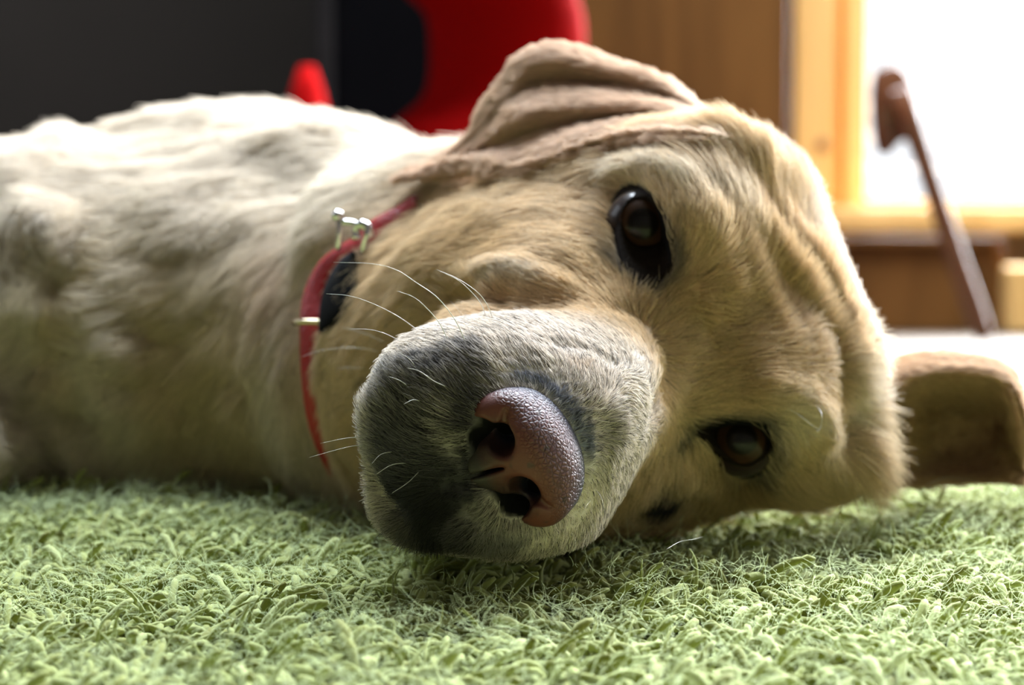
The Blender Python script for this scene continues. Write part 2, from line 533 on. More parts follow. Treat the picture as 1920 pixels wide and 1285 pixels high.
BV, BF = mesh_from_sdf(dog_sdf, (-.36, .50, -.01), (.22, 1.32, .225), .0017)
BF = BF[:, ::-1]
BV, BF = keep_largest(BV, BF)
BV = smooth_mesh(BV, BF, 3)
BN = vnormals(BV, BF)
if (BN * (BV - BV.mean(0))).sum(1).mean() < 0:
    BF = BF[:, ::-1]; BN = -BN
print('body', len(BV), len(BF))
_bvh = [None]
def rebuild():
    _bvh[0] = BVHTree.FromPolygons([Vector(v) for v in BV], [list(map(int, f)) for f in BF])
rebuild()

def ray(px, py):
    dirv = unit(P(px, py, 1.0) - cam_o)
    hit = _bvh[0].ray_cast(Vector(cam_o), Vector(dirv))
    if hit[0] is None: return None
    return np.array(hit[0])
# ------------------------------------------------------------------ sculpting on the mesh
def seg_dist(V, A, B):
    ab = B - A
    t = np.clip(((V - A) @ ab) / max(1e-12, ab @ ab), 0, 1)
    return np.linalg.norm(V - (A + t[:, None] * ab), axis=1), t

def surf_line(pts):
    q = bez(pts, max(2, len(pts) * 4)) if len(pts) > 1 else np.array(pts, float)
    out = [ray(x, y) for x, y in q]
    return [o for o in out if o is not None]

def prof(V, line, w):
    """gaussian falloff round a line on the surface, fading at its ends"""
    line = np.array(line)
    c = line.mean(0); R = np.linalg.norm(line - c, axis=1).max() + 3 * w
    near = np.where(((V - c) ** 2).sum(1) < R * R)[0]
    best = np.full(len(near), 1e9); tt = np.zeros(len(near))
    m = len(line) - 1
    if m < 1:
        best = np.linalg.norm(V[near] - line[0], axis=1); tt[:] = .5
    for i in range(m):
        d, t = seg_dist(V[near], line[i], line[i + 1])
        k = d < best
        best[k] = d[k]; tt[k] = ((i + t) / m)[k]
    fade = np.clip(np.minimum(tt, 1 - tt) * 5, 0.15, 1) if m >= 1 else 1.0
    return near, np.exp(-(best / w) ** 2 * 1.4) * fade

def sculpt(pts, w, h):
    """a ridge (h > 0) or a groove (h < 0) along the line; w and h in millimetres"""
    global BV
    line = surf_line(pts)
    if not line: print('no hit', pts); return
    near, g = prof(BV, line, w * .001)
    BV[near] += BN[near] * (g * h * .001)[:, None]

def refresh(it=0):
    global BV, BN
    if it: BV = smooth_mesh(BV, BF, it)
    BN = vnormals(BV, BF)
    rebuild()

# body
sculpt([(590, 250)], 24, 2.5)
sculpt([(660, 235), (620, 300), (585, 380), (555, 470), (530, 560), (500, 700)], 17, -3)
sculpt([(720, 300), (660, 350), (610, 430), (590, 500)], 14, 3)
sculpt([(470, 280), (520, 330), (540, 390)], 20, -4)
sculpt([(-20, 345), (90, 300), (220, 245), (340, 235), (460, 240)], 14, 3.5)
sculpt([(60, 285), (180, 235), (300, 200), (400, 192)], 10, -4)
sculpt([(300, 350), (330, 420), (330, 500)], 22, 5)
sculpt([(20, 400), (80, 430), (160, 470)], 16, 5)
sculpt([(105, 545)], 15, -9)
sculpt([(105, 545), (80, 620), (60, 690)], 8, -5)
sculpt([(-20, 655), (80, 662), (170, 668)], 7, -4)
sculpt([(210, 690), (270, 712), (320, 700), (360, 670)], 7, -4)
sculpt([(250, 610), (330, 640), (410, 600)], 7, -3.5)
sculpt([(-20, 720), (60, 745), (140, 775), (230, 815)], 13, -11)
sculpt([(470, 660), (465, 720)], 9, -3)
refresh(1)
# head
sculpt([(1300, 262)], 24, 3)
sculpt([(1395, 290)], 16, 2)
refresh(1)
sculpt([(1440, 470), (1500, 560), (1545, 630), (1562, 690), (1560, 750)], 5.5, -4.2)
sculpt([(1480, 430), (1540, 520), (1585, 610), (1600, 690), (1590, 760)], 5.0, 2.2)
sculpt([(1520, 440), (1580, 540), (1612, 620), (1622, 700)], 3.5, -2.2)
sculpt([(1400, 420), (1440, 500), (1475, 570), (1500, 640)], 5, -1.6)
sculpt([(1425, 400), (1470, 480), (1520, 560)], 4, 1.3)
sculpt([(1370, 725), (1440, 725), (1500, 750), (1530, 790), (1520, 850)], 6.5, 3.6)
sculpt([(1580, 740), (1590, 800), (1560, 850)], 7, -4.5)
sculpt([(1130, 338), (1190, 322), (1260, 338), (1310, 385), (1330, 450), (1340, 520)], 5.5, 3.2)
sculpt([(1150, 290), (1230, 285), (1310, 310)], 7, -2.5)
sculpt([(1280, 630), (1380, 610), (1460, 570)], 9, -1.8)
sculpt([(1130, 585), (1210, 600), (1250, 660), (1245, 740), (1200, 820)], 6.5, -2.6)
sculpt([(870, 520), (950, 508), (1030, 535), (1100, 575)], 6, 3.4)
sculpt([(850, 566), (920, 556), (990, 560)], 5, -3.0)
sculpt([(1260, 865), (1320, 890), (1380, 915)], 5, 1.5)
sculpt([(1290, 560), (1340, 550), (1385, 530)], 7, 2.0)
# muzzle
sculpt([(965, 893), (920, 900), (870, 907), (820, 916)], 1.8, -2.8)
sculpt([(1138, 815)], 6, -1.6)
sculpt([(1020, 650), (1110, 660), (1160, 700)], 3, -.9)
sculpt([(905, 870), (870, 860), (840, 820)], 3.5, -1.5)
sculpt([(860, 950), (900, 975), (960, 1000)], 3.5, -1.5)
sculpt([(700, 880), (730, 940), (790, 985)], 3.2, -3.2)
refresh()

# eyelids: the skin sinks into a socket behind a lid of bare dark skin
LID_OUT = {-1: [(1150, 378), (1163, 354), (1189, 347), (1215, 361), (1240, 386), (1257, 425), (1262, 475), (1252, 516), (1232, 537), (1206, 541), (1182, 532), (1166, 500), (1158, 468), (1150, 430)],
           1: [(1288, 806), (1326, 790), (1350, 786), (1386, 783), (1424, 787), (1444, 808), (1450, 835), (1438, 858), (1422, 888), (1394, 893), (1366, 878), (1346, 857), (1328, 836), (1307, 817)]}
LID_IN = {-1: [(1165, 408), (1172, 384), (1190, 371), (1211, 374), (1229, 392), (1243, 418), (1249, 438), (1240, 454), (1224, 460), (1206, 462), (1190, 458), (1178, 447), (1170, 433), (1166, 420)],
          1: [(1338, 803), (1350, 795), (1366, 791), (1388, 789), (1420, 793), (1437, 808), (1441, 832), (1434, 852), (1417, 868), (1399, 874), (1380, 867), (1364, 854), (1350, 837), (1340, 820)]}
EYE_R = .0112
lid_rings = {}
for sg in (-1, 1):
    out = bez(LID_OUT[sg] + [LID_OUT[sg][0]], 57)[:-1]
    inn = bez(LID_IN[sg] + [LID_IN[sg][0]], 57)[:-1]
    o3 = np.array([ray(x, y) for x, y in out])
    c3 = ray(*inn.mean(0))
    EYE[sg] = c3 + unit(c3 - cam_o) * (EYE_R + .0024)
    def on_ball(x, y, rr):
        dv = unit(P(x, y, 1.0) - cam_o); oc = cam_o - EYE[sg]
        b = oc @ dv; disc = b * b - (oc @ oc - rr * rr)
        t = -b - math.sqrt(max(disc, 0)); return cam_o + dv * t
    i3 = np.array([on_ball(x, y, EYE_R + .0004) for x, y in inn])
    i4 = np.array([on_ball(x + (x - inn[:, 0].mean()) * .10, y + (y - inn[:, 1].mean()) * .10, EYE_R - .0006) for x, y in inn])
    lid_rings[sg] = (o3, i3, i4)
    # sink the skin inside the outline
    c = o3.mean(0); pn = -unit(c - cam_o)
    ax = unit(np.cross(pn, [0, 0, 1])); ay = np.cross(pn, ax)
    poly = np.stack([(o3 - c) @ ax, (o3 - c) @ ay], 1)
    near = np.where(((BV - c) ** 2).sum(1) < .028 ** 2)[0]
    q = np.stack([(BV[near] - c) @ ax, (BV[near] - c) @ ay], 1)
    inside = np.zeros(len(near), bool)
    for k in range(len(poly)):
        x1, y1 = poly[k]; x2, y2 = poly[(k + 1) % len(poly)]
        cross = ((y1 > q[:, 1]) != (y2 > q[:, 1])) & (q[:, 0] < (x2 - x1) * (q[:, 1] - y1) / (y2 - y1 + 1e-12) + x1)
        inside ^= cross
    dmin = np.min([seg_dist(np.c_[q, q[:, :1] * 0], np.append(poly[k], 0), np.append(poly[(k + 1) % len(poly)], 0))[0] for k in range(len(poly))], axis=0)
    amt = np.where(inside, np.clip(dmin / .004, 0, 1), 0)
    amt = amt * amt * (3 - 2 * amt)
    BV[near] += -pn * (amt * .0125)[:, None]
    amt0 = np.zeros(len(BV)); amt0[near] = np.where(inside, 1, np.clip(1 - dmin / .0015, 0, 1))
    lid_rings[sg] = lid_rings[sg] + (amt0,)
BN = vnormals(BV, BF)

# ------------------------------------------------------------------ ears: folded flaps grown from the head, part of the same body mesh
def flap(rows, nu, nv, thick, away):
    rows = [bez(r, nu) for r in rows]
    G = np.array([bez([r[k] for r in rows], nv) for k in range(nu)])      # nu x nv x 3
    du = np.gradient(G, axis=0); dv = np.gradient(G, axis=1)
    n = np.cross(du, dv); n /= np.linalg.norm(n, axis=2, keepdims=True) + 1e-12
    if (n.reshape(-1, 3) @ away).mean() < 0: n = -n
    u = np.linspace(0, 1, nu)[:, None, None]; v = np.linspace(0, 1, nv)[None, :, None]
    edge = np.clip(np.minimum(v, 1 - v) * 9, 0.12, 1) * np.clip((1 - u) * 12, 0.12, 1)
    back = G + n * thick * edge
    Vv = np.concatenate([G.reshape(-1, 3), back.reshape(-1, 3)])
    Fq = []
    m = nu * nv
    for i in range(nu - 1):
        for j in range(nv - 1):
            a, b, c, d = i * nv + j, (i + 1) * nv + j, (i + 1) * nv + j + 1, i * nv + j + 1
            Fq.append((a, b, c, d)); Fq.append((m + d, m + c, m + b, m + a))
    for i in range(nu - 1):
        for j in (0, nv - 1):
            a, b = i * nv + j, (i + 1) * nv + j
            Fq.append((b, a, m + a, m + b) if j == 0 else (a, b, m + b, m + a))
    for j in range(nv - 1):
        for i in (0, nu - 1):
            a, b = i * nv + j, i * nv + j + 1
            Fq.append((a, b, m + b, m + a) if i == 0 else (b, a, m + a, m + b))
    Fq = np.array(Fq)
    N = vnormals(Vv, Fq)
    if (N[:m] @ away).mean() > 0:
        Fq = Fq[:, ::-1]; N = -N
    return Vv, Fq, N, G

def ear_row(xs, ys, ds, snug=False):
    out = []
    for x, y, d in zip(xs, ys, ds):
        if snug:
            r = ray(x, y)
            if r is not None: d = min(d, (r - cam_o) @ cam_fwd - .004)
        out.append(P(x, y, d))
    return out

X0 = [1425, 1335, 1250, 1150, 1050, 985, 940, 905, 880, 830, 752]
rows = [
    ear_row([1425, 1338, 1255, 1160, 1065, 1000, 952, 915, 885, 832, 756], [300, 232, 170, 135, 112, 125, 165, 212, 258, 298, 329], [.735, .768, .775, .778, .778, .778, .775, .772, .77, .765, .756]),
    ear_row(X0, [292, 222, 152, 115, 88, 101, 150, 200, 250, 293, 328], [.728, .748, .755, .757, .757, .757, .757, .757, .757, .757, .755]),
    ear_row([1425, 1335, 1250, 1150, 1055, 1000, 955, 915, 880, 830, 752], [292, 224, 164, 132, 112, 122, 166, 212, 258, 297, 329], [.715, .734, .741, .743, .744, .745, .746, .748, .75, .753, .754]),
    ear_row([1425, 1335, 1245, 1160, 1060, 1010, 965, 925, 885, 832, 753], [292, 228, 186, 166, 158, 162, 188, 228, 266, 300, 330], [.710, .728, .740, .744, .746, .745, .742, .744, .748, .752, .754]),
    ear_row([1425, 1335, 1250, 1160, 1090, 1020, 970, 930, 888, 834, 753], [292, 233, 208, 198, 200, 206, 220, 248, 278, 304, 331], [.704, .715, .722, .724, .725, .726, .729, .736, .743, .749, .753]),
    ear_row([1425, 1337, 1255, 1170, 1095, 1035, 985, 935, 890, 835, 754], [292, 242, 226, 224, 232, 244, 256, 272, 288, 308, 332], [.702, .712, .722, .727, .727, .727, .730, .736, .741, .747, .753]),
    ear_row([1425, 1340, 1260, 1180, 1105, 1050, 1000, 942, 892, 836, 754], [292, 252, 238, 238, 252, 272, 291, 298, 298, 311, 332], [.698, .700, .704, .706, .706, .706, .711, .720, .731, .742, .752]),
    ear_row([1425, 1350, 1270, 1190, 1120, 1060, 1000, 948, 895, 838, 755], [292, 263, 254, 256, 270, 291, 314, 322, 315, 318, 334], [.698, .698, .700, .702, .701, .700, .704, .713, .726, .739, .752]),
    ear_row([1425, 1355, 1275, 1195, 1125, 1062, 1000, 950, 897, 840, 756], [296, 270, 262, 264, 278, 299, 321, 328, 320, 321, 335], [.704, .702, .704, .706, .705, .704, .707, .716, .729, .741, .753]),
    ear_row([1425, 1355, 1272, 1190, 1120, 1058, 998, 948, 897, 842, 758], [290, 262, 256, 258, 272, 292, 313, 321, 314, 317, 333], [.712, .712, .715, .718, .717, .716, .719, .727, .738, .747, .756]),
]
for i in (5, 6, 7, 8):
    for k in range(1, 10):
        q_ = rows[i][k] - cam_o; dq = q_ @ cam_fwd
        r_h = _bvh[0].ray_cast(Vector(cam_o), Vector(unit(q_)))
        if r_h[0] is not None:
            dh = (np.array(r_h[0]) - cam_o) @ cam_fwd - (.004, .011, .012, .009)[i - 5]
            if dq > dh: rows[i][k] = cam_o + q_ * (dh / dq)
for i in range(1, 9):
    rows[i][0] = rows[i][0] + cam_fwd * .004
EA = flap(rows, 66, 62, .0026, unit([0, 1, -.3]))
lx = [1600, 1650, 1700, 1760, 1820, 1870, 1900, 1916, 1932]
rows2 = [
    ear_row(lx, [790, 760, 735, 730, 735, 745, 762, 800, 860], [.765, .785, .80, .80, .795, .79, .78, .775, .77]),
    ear_row(lx, [745, 705, 680, 674, 680, 690, 712, 755, 835], [.755, .765, .775, .775, .77, .765, .76, .75, .75]),
    ear_row(lx, [733, 692, 671, 664, 670, 681, 704, 748, 830], [.742, .75, .757, .757, .752, .748, .745, .74, .74]),
    ear_row([1600, 1650, 1700, 1760, 1820, 1868, 1896, 1911, 1928], [750, 702, 680, 676, 682, 692, 714, 756, 836], [.730, .735, .742, .742, .738, .735, .733, .73, .73]),
    ear_row([1600, 1650, 1700, 1758, 1815, 1862, 1889, 1905, 1924], [770, 722, 699, 694, 698, 706, 727, 766, 842], [.722, .726, .731, .731, .729, .727, .726, .725, .727]),
    ear_row([1602, 1650, 1700, 1755, 1810, 1858, 1885, 1902, 1922], [800, 755, 725, 712, 712, 720, 740, 778, 850], [.720, .724, .730, .736, .737, .735, .733, .731, .732]),
    ear_row([1604, 1650, 1700, 1752, 1805, 1850, 1878, 1898, 1920], [830, 800, 782, 772, 772, 776, 785, 812, 866], [.722, .730, .748, .768, .772, .768, .76, .75, .742]),
    ear_row([1606, 1650, 1700, 1750, 1800, 1845, 1873, 1895, 1920], [880, 880, 868, 855, 850, 850, 855, 868, 885], [.724, .732, .750, .768, .772, .768, .76, .752, .745]),
    ear_row([1606, 1650, 1700, 1750, 1800, 1845, 1873, 1895, 1920], [912, 912, 910, 908, 906, 906, 906, 908, 912], [.724, .725, .735, .745, .75, .748, .745, .74, .738]),
]
EB = flap(rows2, 50, 50, .0026, unit([0, 1, -.1]))

# ------------------------------------------------------------------ nose leather, finer field of its own
NC = H(10.75, .17, -3.12)
def nose_sdf(p):
    q = (p.astype(np.float32) - NC.astype(np.float32)) @ HM.T.astype(np.float32) * 100
    f, l, u = q[:, 0] / 1.02, q[:, 1] / 1.11, q[:, 2] / 1.06
    l = l + .10 * np.clip(-u, 0, 2)
    q = np.stack([f, l, u], 1)
    d = ell(q, (-.25, 0, .12), (1.35, 1.66, 1.15))
    d = smin(d, ell(q, (.35, 0, .25), (.75, .95, .75)), .5)
    for s in (-1, 1):
        d = smin(d, ell(q, (.25, s * 1.10, -.10), (.62, .62, .74)), .22)
    d = smin(d, ell(q, (.15, 0, -.95), (.70, .62, .60)), .4)
    d = smax(d, -ell(q, (.55, 0, -1.0), (.9, .055, .75)), .10)            # the cleft of the philtrum
    for s in (-1, 1):
        d = smax(d, -rcone(q, (1.25, s * .66, -.22), (-.3, s * .70, -.15), .44, .26), .12)
        d = smax(d, -ell(q, (.85, s * .98, -.72), (1.0, .34, .50)), .12)
        d = smax(d, -rcone(q, (.95, s * .62, -.16), (.80, s * 1.22, .20), .16, .05), .12)
    return d * .01
NV, NF = mesh_from_sdf(nose_sdf, NC - .027, NC + .027, .00036)
NV, NF = keep_largest(NV, NF)
NV = smooth_mesh(NV, NF, 2)
NN = vnormals(NV, NF)
if (NN * (NV - NV.mean(0))).sum(1).mean() < 0:
    NF = NF[:, ::-1]; NN = -NN
# ------------------------------------------------------------------ coat colours (pigment, plus some lit and shaded tones) painted on the mesh
def hash3(i, j, k, s=0):
    h = (i * 374761393 + j * 668265263 + k * 2147483647 + s * 974711) & 0xffffffff
    h = ((h ^ (h >> 13)) * 1274126177) & 0xffffffff
    h = (h ^ (h >> 16)) & 0xffffffff
    return h / 4294967295.0

def vnoise(p, cell, s=0):
    q = p / cell
    i = np.floor(q).astype(np.int64); f = q - i
    f = f * f * (3 - 2 * f)
    out = 0
    for a in (0, 1):
        for b in (0, 1):
            for c in (0, 1):
                w = (f[:, 0] if a else 1 - f[:, 0]) * (f[:, 1] if b else 1 - f[:, 1]) * (f[:, 2] if c else 1 - f[:, 2])
                out = out + w * hash3(i[:, 0] + a, i[:, 1] + b, i[:, 2] + c, s)
    return out * 2 - 1

def vnoise3(p, cell, s=0):
    return np.stack([vnoise(p, cell, s + 11), vnoise(p, cell, s + 23), vnoise(p, cell, s + 37)], 1)

def col(*c): return np.array(c, float)

CREAM = col(.62, .49, .29)
PALE = col(.72, .64, .53)
TAN = col(.52, .34, .15)
GOLD = col(.56, .38, .17)
GREY = col(.66, .59, .52)
DARK = col(.045, .042, .045)
BLUE = col(.10, .12, .19)
PINK = col(.50, .34, .25)

BC = np.tile(CREAM, (len(BV), 1))
HLEN = np.full(len(BV), .020)
HLIFT = np.full(len(BV), .32)
BARE = np.zeros(len(BV))
hq = (BV - HE) @ HM.T * 100                     # head-frame coordinates, cm
hx = np.linalg.norm(hq * [1, 1, 1] - [0, 0, -2], axis=1)
# hair length: short on the muzzle, longer towards neck and body
fw = np.clip((hq[:, 0] + 4) / 9, 0, 1)
inhead = np.clip((15.5 - hx) / 5, 0, 1)
HLEN = .0165 * (1 - inhead) + inhead * (.0120 * (1 - fw) + .0044 * fw)
HLIFT[:] = .24
HLIFT -= .06 * np.clip((hq[:, 0] - 3) / 3, 0, 1)

def paint(pts, w, c, s=1.0):
    line = surf_line(pts)
    if not line: print('paint miss', pts); return
    near, g = prof(BV, line, w * .001)
    g = np.clip(g * s, 0, 1)[:, None]
    BC[near] = BC[near] * (1 - g) + np.asarray(c) * g

def attr(arr, pts, w, val, s=1.0):
    line = surf_line(pts)
    if not line: return
    near, g = prof(BV, line, w * .001)
    g = np.clip(g * s, 0, 1)
    arr[near] = arr[near] * (1 - g) + val * g

k = inhead[:, None]
BC[:] = PALE * (1 - k) + col(.69, .525, .33) * k
m = np.clip((hq[:, 0] - 4.0) / 3.0, 0, 1)[:, None]
BC[:] = BC * (1 - m) + GREY * 1.12 * m
paint([(250, 700), (420, 680), (520, 700)], 50, CREAM, .8)
paint([(80, 560), (200, 600)], 40, CREAM, .7)
paint([(540, 420), (560, 620), (560, 800)], 18, PINK, .45)
paint([(1000, 400), (900, 450), (1080, 420)], 22, TAN, .45)
paint([(1138, 400), (1145, 470)], 4, TAN * .8, .8)
paint([(1290, 500), (1320, 560), (1380, 480)], 14, TAN, .30)
paint([(1400, 560), (1460, 520), (1360, 460)], 12, GOLD, .35)
paint([(1300, 700), (1400, 650), (1480, 700)], 16, TAN, .28)
paint([(1500, 600), (1555, 690), (1550, 740)], 7, GOLD * .85, .75)
paint([(1340, 880), (1400, 905), (1300, 850)], 7, TAN * .8, .6)
paint([(1450, 860), (1460, 800)], 6, GOLD * .9, .5)
paint([(1290, 350), (1380, 380), (1440, 420)], 14, PALE, .6)
paint([(1540, 800), (1480, 770), (1600, 820)], 9, PALE, .6)
paint([(1150, 620), (1200, 700), (1180, 780)], 14, PALE, .5)
paint([(1130, 880), (1100, 940), (1160, 850)], 9, PALE, .8)
paint([(860, 620), (950, 600), (760, 660), (1050, 600)], 9, PALE, .6)
paint([(1120, 330), (1190, 316), (1270, 330), (1330, 380)], 7, PALE * 1.15, .9)  # lit hair over the upper eye, its highlight put into the colour
paint([(880, 520), (960, 508), (1040, 540)], 5, PALE * 1.1, .8)  # cheek tuft painted paler to look lit
paint([(1480, 380), (1560, 500), (1620, 620), (1640, 720)], 12, PALE * 1.15, .85)  # light on the crown fold painted into the coat, next line too
paint([(1590, 640), (1600, 740), (1570, 790)], 8, PALE * 1.15, .8)
# dark pigment of nose rim and lips, with shade painted in at the muzzle's lower left
paint([(770, 940), (810, 985), (860, 1005), (930, 1008)], 10, DARK * 2.0, .95)
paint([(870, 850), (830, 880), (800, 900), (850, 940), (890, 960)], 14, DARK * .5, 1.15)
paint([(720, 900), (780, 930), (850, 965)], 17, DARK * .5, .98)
paint([(705, 840), (770, 850), (840, 830)], 9, DARK * 4, .6)
paint([(905, 800), (890, 850), (880, 905), (900, 960)], 5, DARK * 1.2, 1.3)
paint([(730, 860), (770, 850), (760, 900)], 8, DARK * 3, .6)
paint([(880, 830), (890, 770), (925, 725)], 4.5, DARK * 1.6, 1.0)
paint([(925, 725), (1000, 712), (1060, 760), (1095, 830), (1105, 890)], 3.4, BLUE * 1.3, .9)
paint([(1138, 812)], 5.5, GREY * .45, .6)
paint([(1045, 655), (1080, 660)], 3, GREY * .45, .4)
paint([(1075, 700), (1120, 690)], 3, TAN, .3)
paint([(820, 710), (880, 700), (940, 690)], 6, GREY * .6, .4)
paint([(740, 740), (790, 760), (850, 790)], 10, GREY * .55, .45)
paint([(1210, 940), (1245, 930), (1280, 938)], 7, DARK * .5, 1.3)
paint([(900, 1003), (950, 1014), (1000, 1010)], 6, DARK * 3.5, .75)
# follicle spots in rows on the upper lip
rs = random.Random(3)
for i in range(7):
    for j in range(11):
        x = 705 + j * 20 + i * 5 + rs.uniform(-5, 5); y = 700 + i * 22 - j * 5 + rs.uniform(-5, 5)
        if (x - 910) ** 2 + (y - 830) ** 2 < 85 ** 2: continue
        paint([(x, y)], rs.uniform(1.5, 2.3), DARK * 1.5, .95)
attr(HLEN, [(750, 395), (690, 430), (640, 465), (600, 510), (583, 560), (580, 620), (580, 700), (585, 770), (605, 830), (640, 880)], 15, .005, 1.4)
attr(HLEN, [(640, 520), (630, 600)], 12, .005, 1.3)
attr(HLEN, [(1480, 360), (1560, 460), (1610, 560), (1640, 660), (1640, 740)], 22, .0065, 1.2)
# short coat near the nose, long fringe on the ears' roots and chest
attr(HLEN, [(900, 800), (950, 715), (1050, 740), (1100, 860), (1060, 985), (950, 1000), (880, 900)], 7, .0026, 1.2)
attr(HLEN, [(900, 800), (860, 900), (900, 980)], 9, .0024, 1.2)
attr(HLEN, [(1620, 780), (1600, 840), (1640, 720)], 14, .019)
attr(HLEN, [(1300, 350), (1380, 330), (1480, 380)], 14, .015)
attr(HLIFT, [(1330, 480), (1290, 350), (1200, 325)], 9, .5)
attr(HLIFT, [(1330, 230), (1400, 270), (1450, 320)], 10, .75)
attr(HLIFT, [(1540, 790), (1600, 820)], 9, .5)
for sg in (-1, 1):
    BARE = np.maximum(BARE, lid_rings[sg][3])
# bare around the nose leather
nd = ell(BV.astype(np.float32), NC, (.0138, .0172, .0132), HM)
BARE = np.maximum(BARE, np.clip(1 - nd / .0006, 0, 1))
for sg in (-1, 1):
    nd = ell(BV.astype(np.float32), H(11.5, .17 + sg * .98, -3.86), (.0060, .0028, .0031), HM)
    BARE = np.maximum(BARE, np.clip(1 - nd / .0008, 0, 1))
for sg, pts, w in ((-1, [(1150, 400), (1160, 500), (1210, 545), (1255, 530), (1268, 470), (1250, 400)], 2.0), (1, [(1265, 815), (1300, 800), (1370, 780), (1430, 782), (1455, 830), (1430, 890), (1380, 893), (1320, 845)], 1.8)):
    paint(pts, w, DARK * 1.6, .9)
paint([(1262, 818), (1290, 806), (1310, 800)], 3.0, DARK * 1.5, 1.0)
paint([(1235, 545), (1200, 548)], 3.0, DARK * 1.8, .8)

# flow of the coat: direction in the picture at places on the body (dx right, dy down)
FLOW = [(750, 680, -.7, -.6), (700, 760, -.95, -.25), (700, 860, -.95, .1), (740, 960, -.9, .2), (820, 1010, -.5, .85), (900, 640, -.5, -.85), (1000, 600, -.62, -.78),
        (820, 760, -.75, -.6), (860, 700, -.6, -.75), (1000, 680, -.35, -.9), (1060, 620, -.6, -.8), (1120, 640, -.5, -.85), (1180, 640, -.1, -1), (1215, 700, .7, -.5), (1110, 720, .3, -.9), (1150, 790, .95, -.1),
        (1200, 760, 1, .2), (1150, 860, .8, .6), (1115, 920, .7, .75), (1060, 985, .35, .95), (960, 1020, 0, 1), (860, 960, -.7, .5), (850, 850, -.95, -.1), (1070, 780, .7, -.6), (1105, 830, .95, 0),
        (900, 560, -.9, -.35), (980, 510, -.85, -.5), (1060, 560, -.85, -.5), (1130, 560, -.7, -.7), (850, 450, -.95, -.1), (760, 520, -.95, .2), (680, 700, -.9, .4), (650, 800, -.8, .6), (950, 380, -.95, -.2),
        (1100, 450, -.9, .1), (1120, 350, -.9, 0), (1180, 318, -.85, -.35), (1250, 325, -.6, -.8), (1300, 370, -.35, -.93), (1340, 440, .15, -.98), (1340, 520, .9, -.3), (1310, 580, .9, .3), (1240, 570, .5, -.6),
        (1280, 470, .3, -.9), (1400, 350, -.1, -1), (1350, 280, -.8, -.5), (1450, 420, .1, -1), (1450, 560, .6, -.8), (1400, 640, .9, -.35), (1500, 650, .9, -.3), (1580, 600, .5, -.8), (1620, 680, .9, 0), (1300, 680, .97, -.2),
        (1250, 740, .9, .3), (1350, 740, .95, -.25), (1450, 740, .95, -.1), (1510, 770, .85, .4), (1560, 790, .85, .5), (1620, 830, .85, .5), (1475, 810, .3, .95), (1470, 870, .3, .95), (1530, 880, .7, .7),
        (1400, 915, .2, 1), (1300, 880, 0, 1), (1240, 860, 0, 1), (1180, 900, .1, 1), (1220, 920, 0, 1),
        (700, 320, -.9, -.3), (620, 350, -.8, .5), (600, 250, -.95, .1), (450, 300, -.35, .93), (300, 300, -.6, .8), (150, 350, -.6, .7), (0, 450, .2, .9), (40, 520, .9, .3), (200, 500, -.9, .4), (170, 620, -.8, -.5), (60, 620, .4, -.9),
        (300, 600, -.8, .5), (430, 450, -.4, .9), (520, 500, -.3, .95), (580, 650, -.4, .9), (540, 780, -.3, .95), (400, 780, -.5, .8), (250, 760, -.6, .7), (120, 700, -.2, .8), (300, 200, -.98, .1), (100, 260, -.9, .4), (30, 830, .9, -.1), (640, 860, -.3, .9)]
fp, fd = [], []
for x, y, dx, dy in FLOW:
    r = ray(x, y)
    if r is None: continue
    fp.append(r); fd.append(unit(cam_r * dx - cam_up * dy))
# the side turned away from the camera: backwards along neck and body
for q_, d_ in ((H(-8, 0, 4), -HF), (H(-8, -5, 0), -HF), (P(600, 300, 1.05), [-1, .2, 0]), (P(200, 300, 1.15), [-1, .1, 0]), (P(-300, 500, 1.1), [-1, 0, 0])):
    fp.append(np.array(q_)); fd.append(unit(d_))
fp = np.array(fp); fd = np.array(fd)

def flow_at(Vx, Nx):
    out = np.zeros_like(Vx)
    for ch in np.array_split(np.arange(len(Vx)), max(1, len(Vx) // 20000)):
        d2 = ((Vx[ch][:, None, :] - fp[None]) ** 2).sum(2) + 4e-6
        w = d2 ** -1.6
        out[ch] = (w @ fd) / w.sum(1, keepdims=True)
    out -= Nx * (out * Nx).sum(1, keepdims=True)
    return out / (np.linalg.norm(out, axis=1, keepdims=True) + 1e-9)
BD = flow_at(BV, BN)

# ------------------------------------------------------------------ dog: body mesh, skin, lids, eyes, nose
def coat_material(name, strand):
    m, nt, b = new_mat(name)
    at = nt.nodes.new('ShaderNodeAttribute'); at.attribute_name = 'coat'
    b.inputs['Roughness'].default_value = 0.42 if strand else 0.8
    b.inputs['Specular IOR Level'].default_value = 0.32 if strand else 0.1
    nt.links.new(at.outputs['Color'], b.inputs['Base Color'])
    if strand:
        tr = nt.nodes.new('ShaderNodeBsdfTranslucent')
        nt.links.new(at.outputs['Color'], tr.inputs['Color'])
        mx = nt.nodes.new('ShaderNodeMixShader'); mx.inputs[0].default_value = 0.40
        nt.links.new(b.outputs[0], mx.inputs[1]); nt.links.new(tr.outputs[0], mx.inputs[2])
        nt.links.new(mx.outputs[0], nt.nodes['Material Output'].inputs['Surface'])
    return m
SKIN = coat_material('dog_skin', False)
STRAND = coat_material('dog_fur_strand', True)

def color_attr(me, name, C, domain='POINT'):
    a = me.attributes.new(name, 'FLOAT_COLOR', domain)
    a.data.foreach_set('color', np.c_[C, np.ones(len(C))].astype(np.float32).ravel())

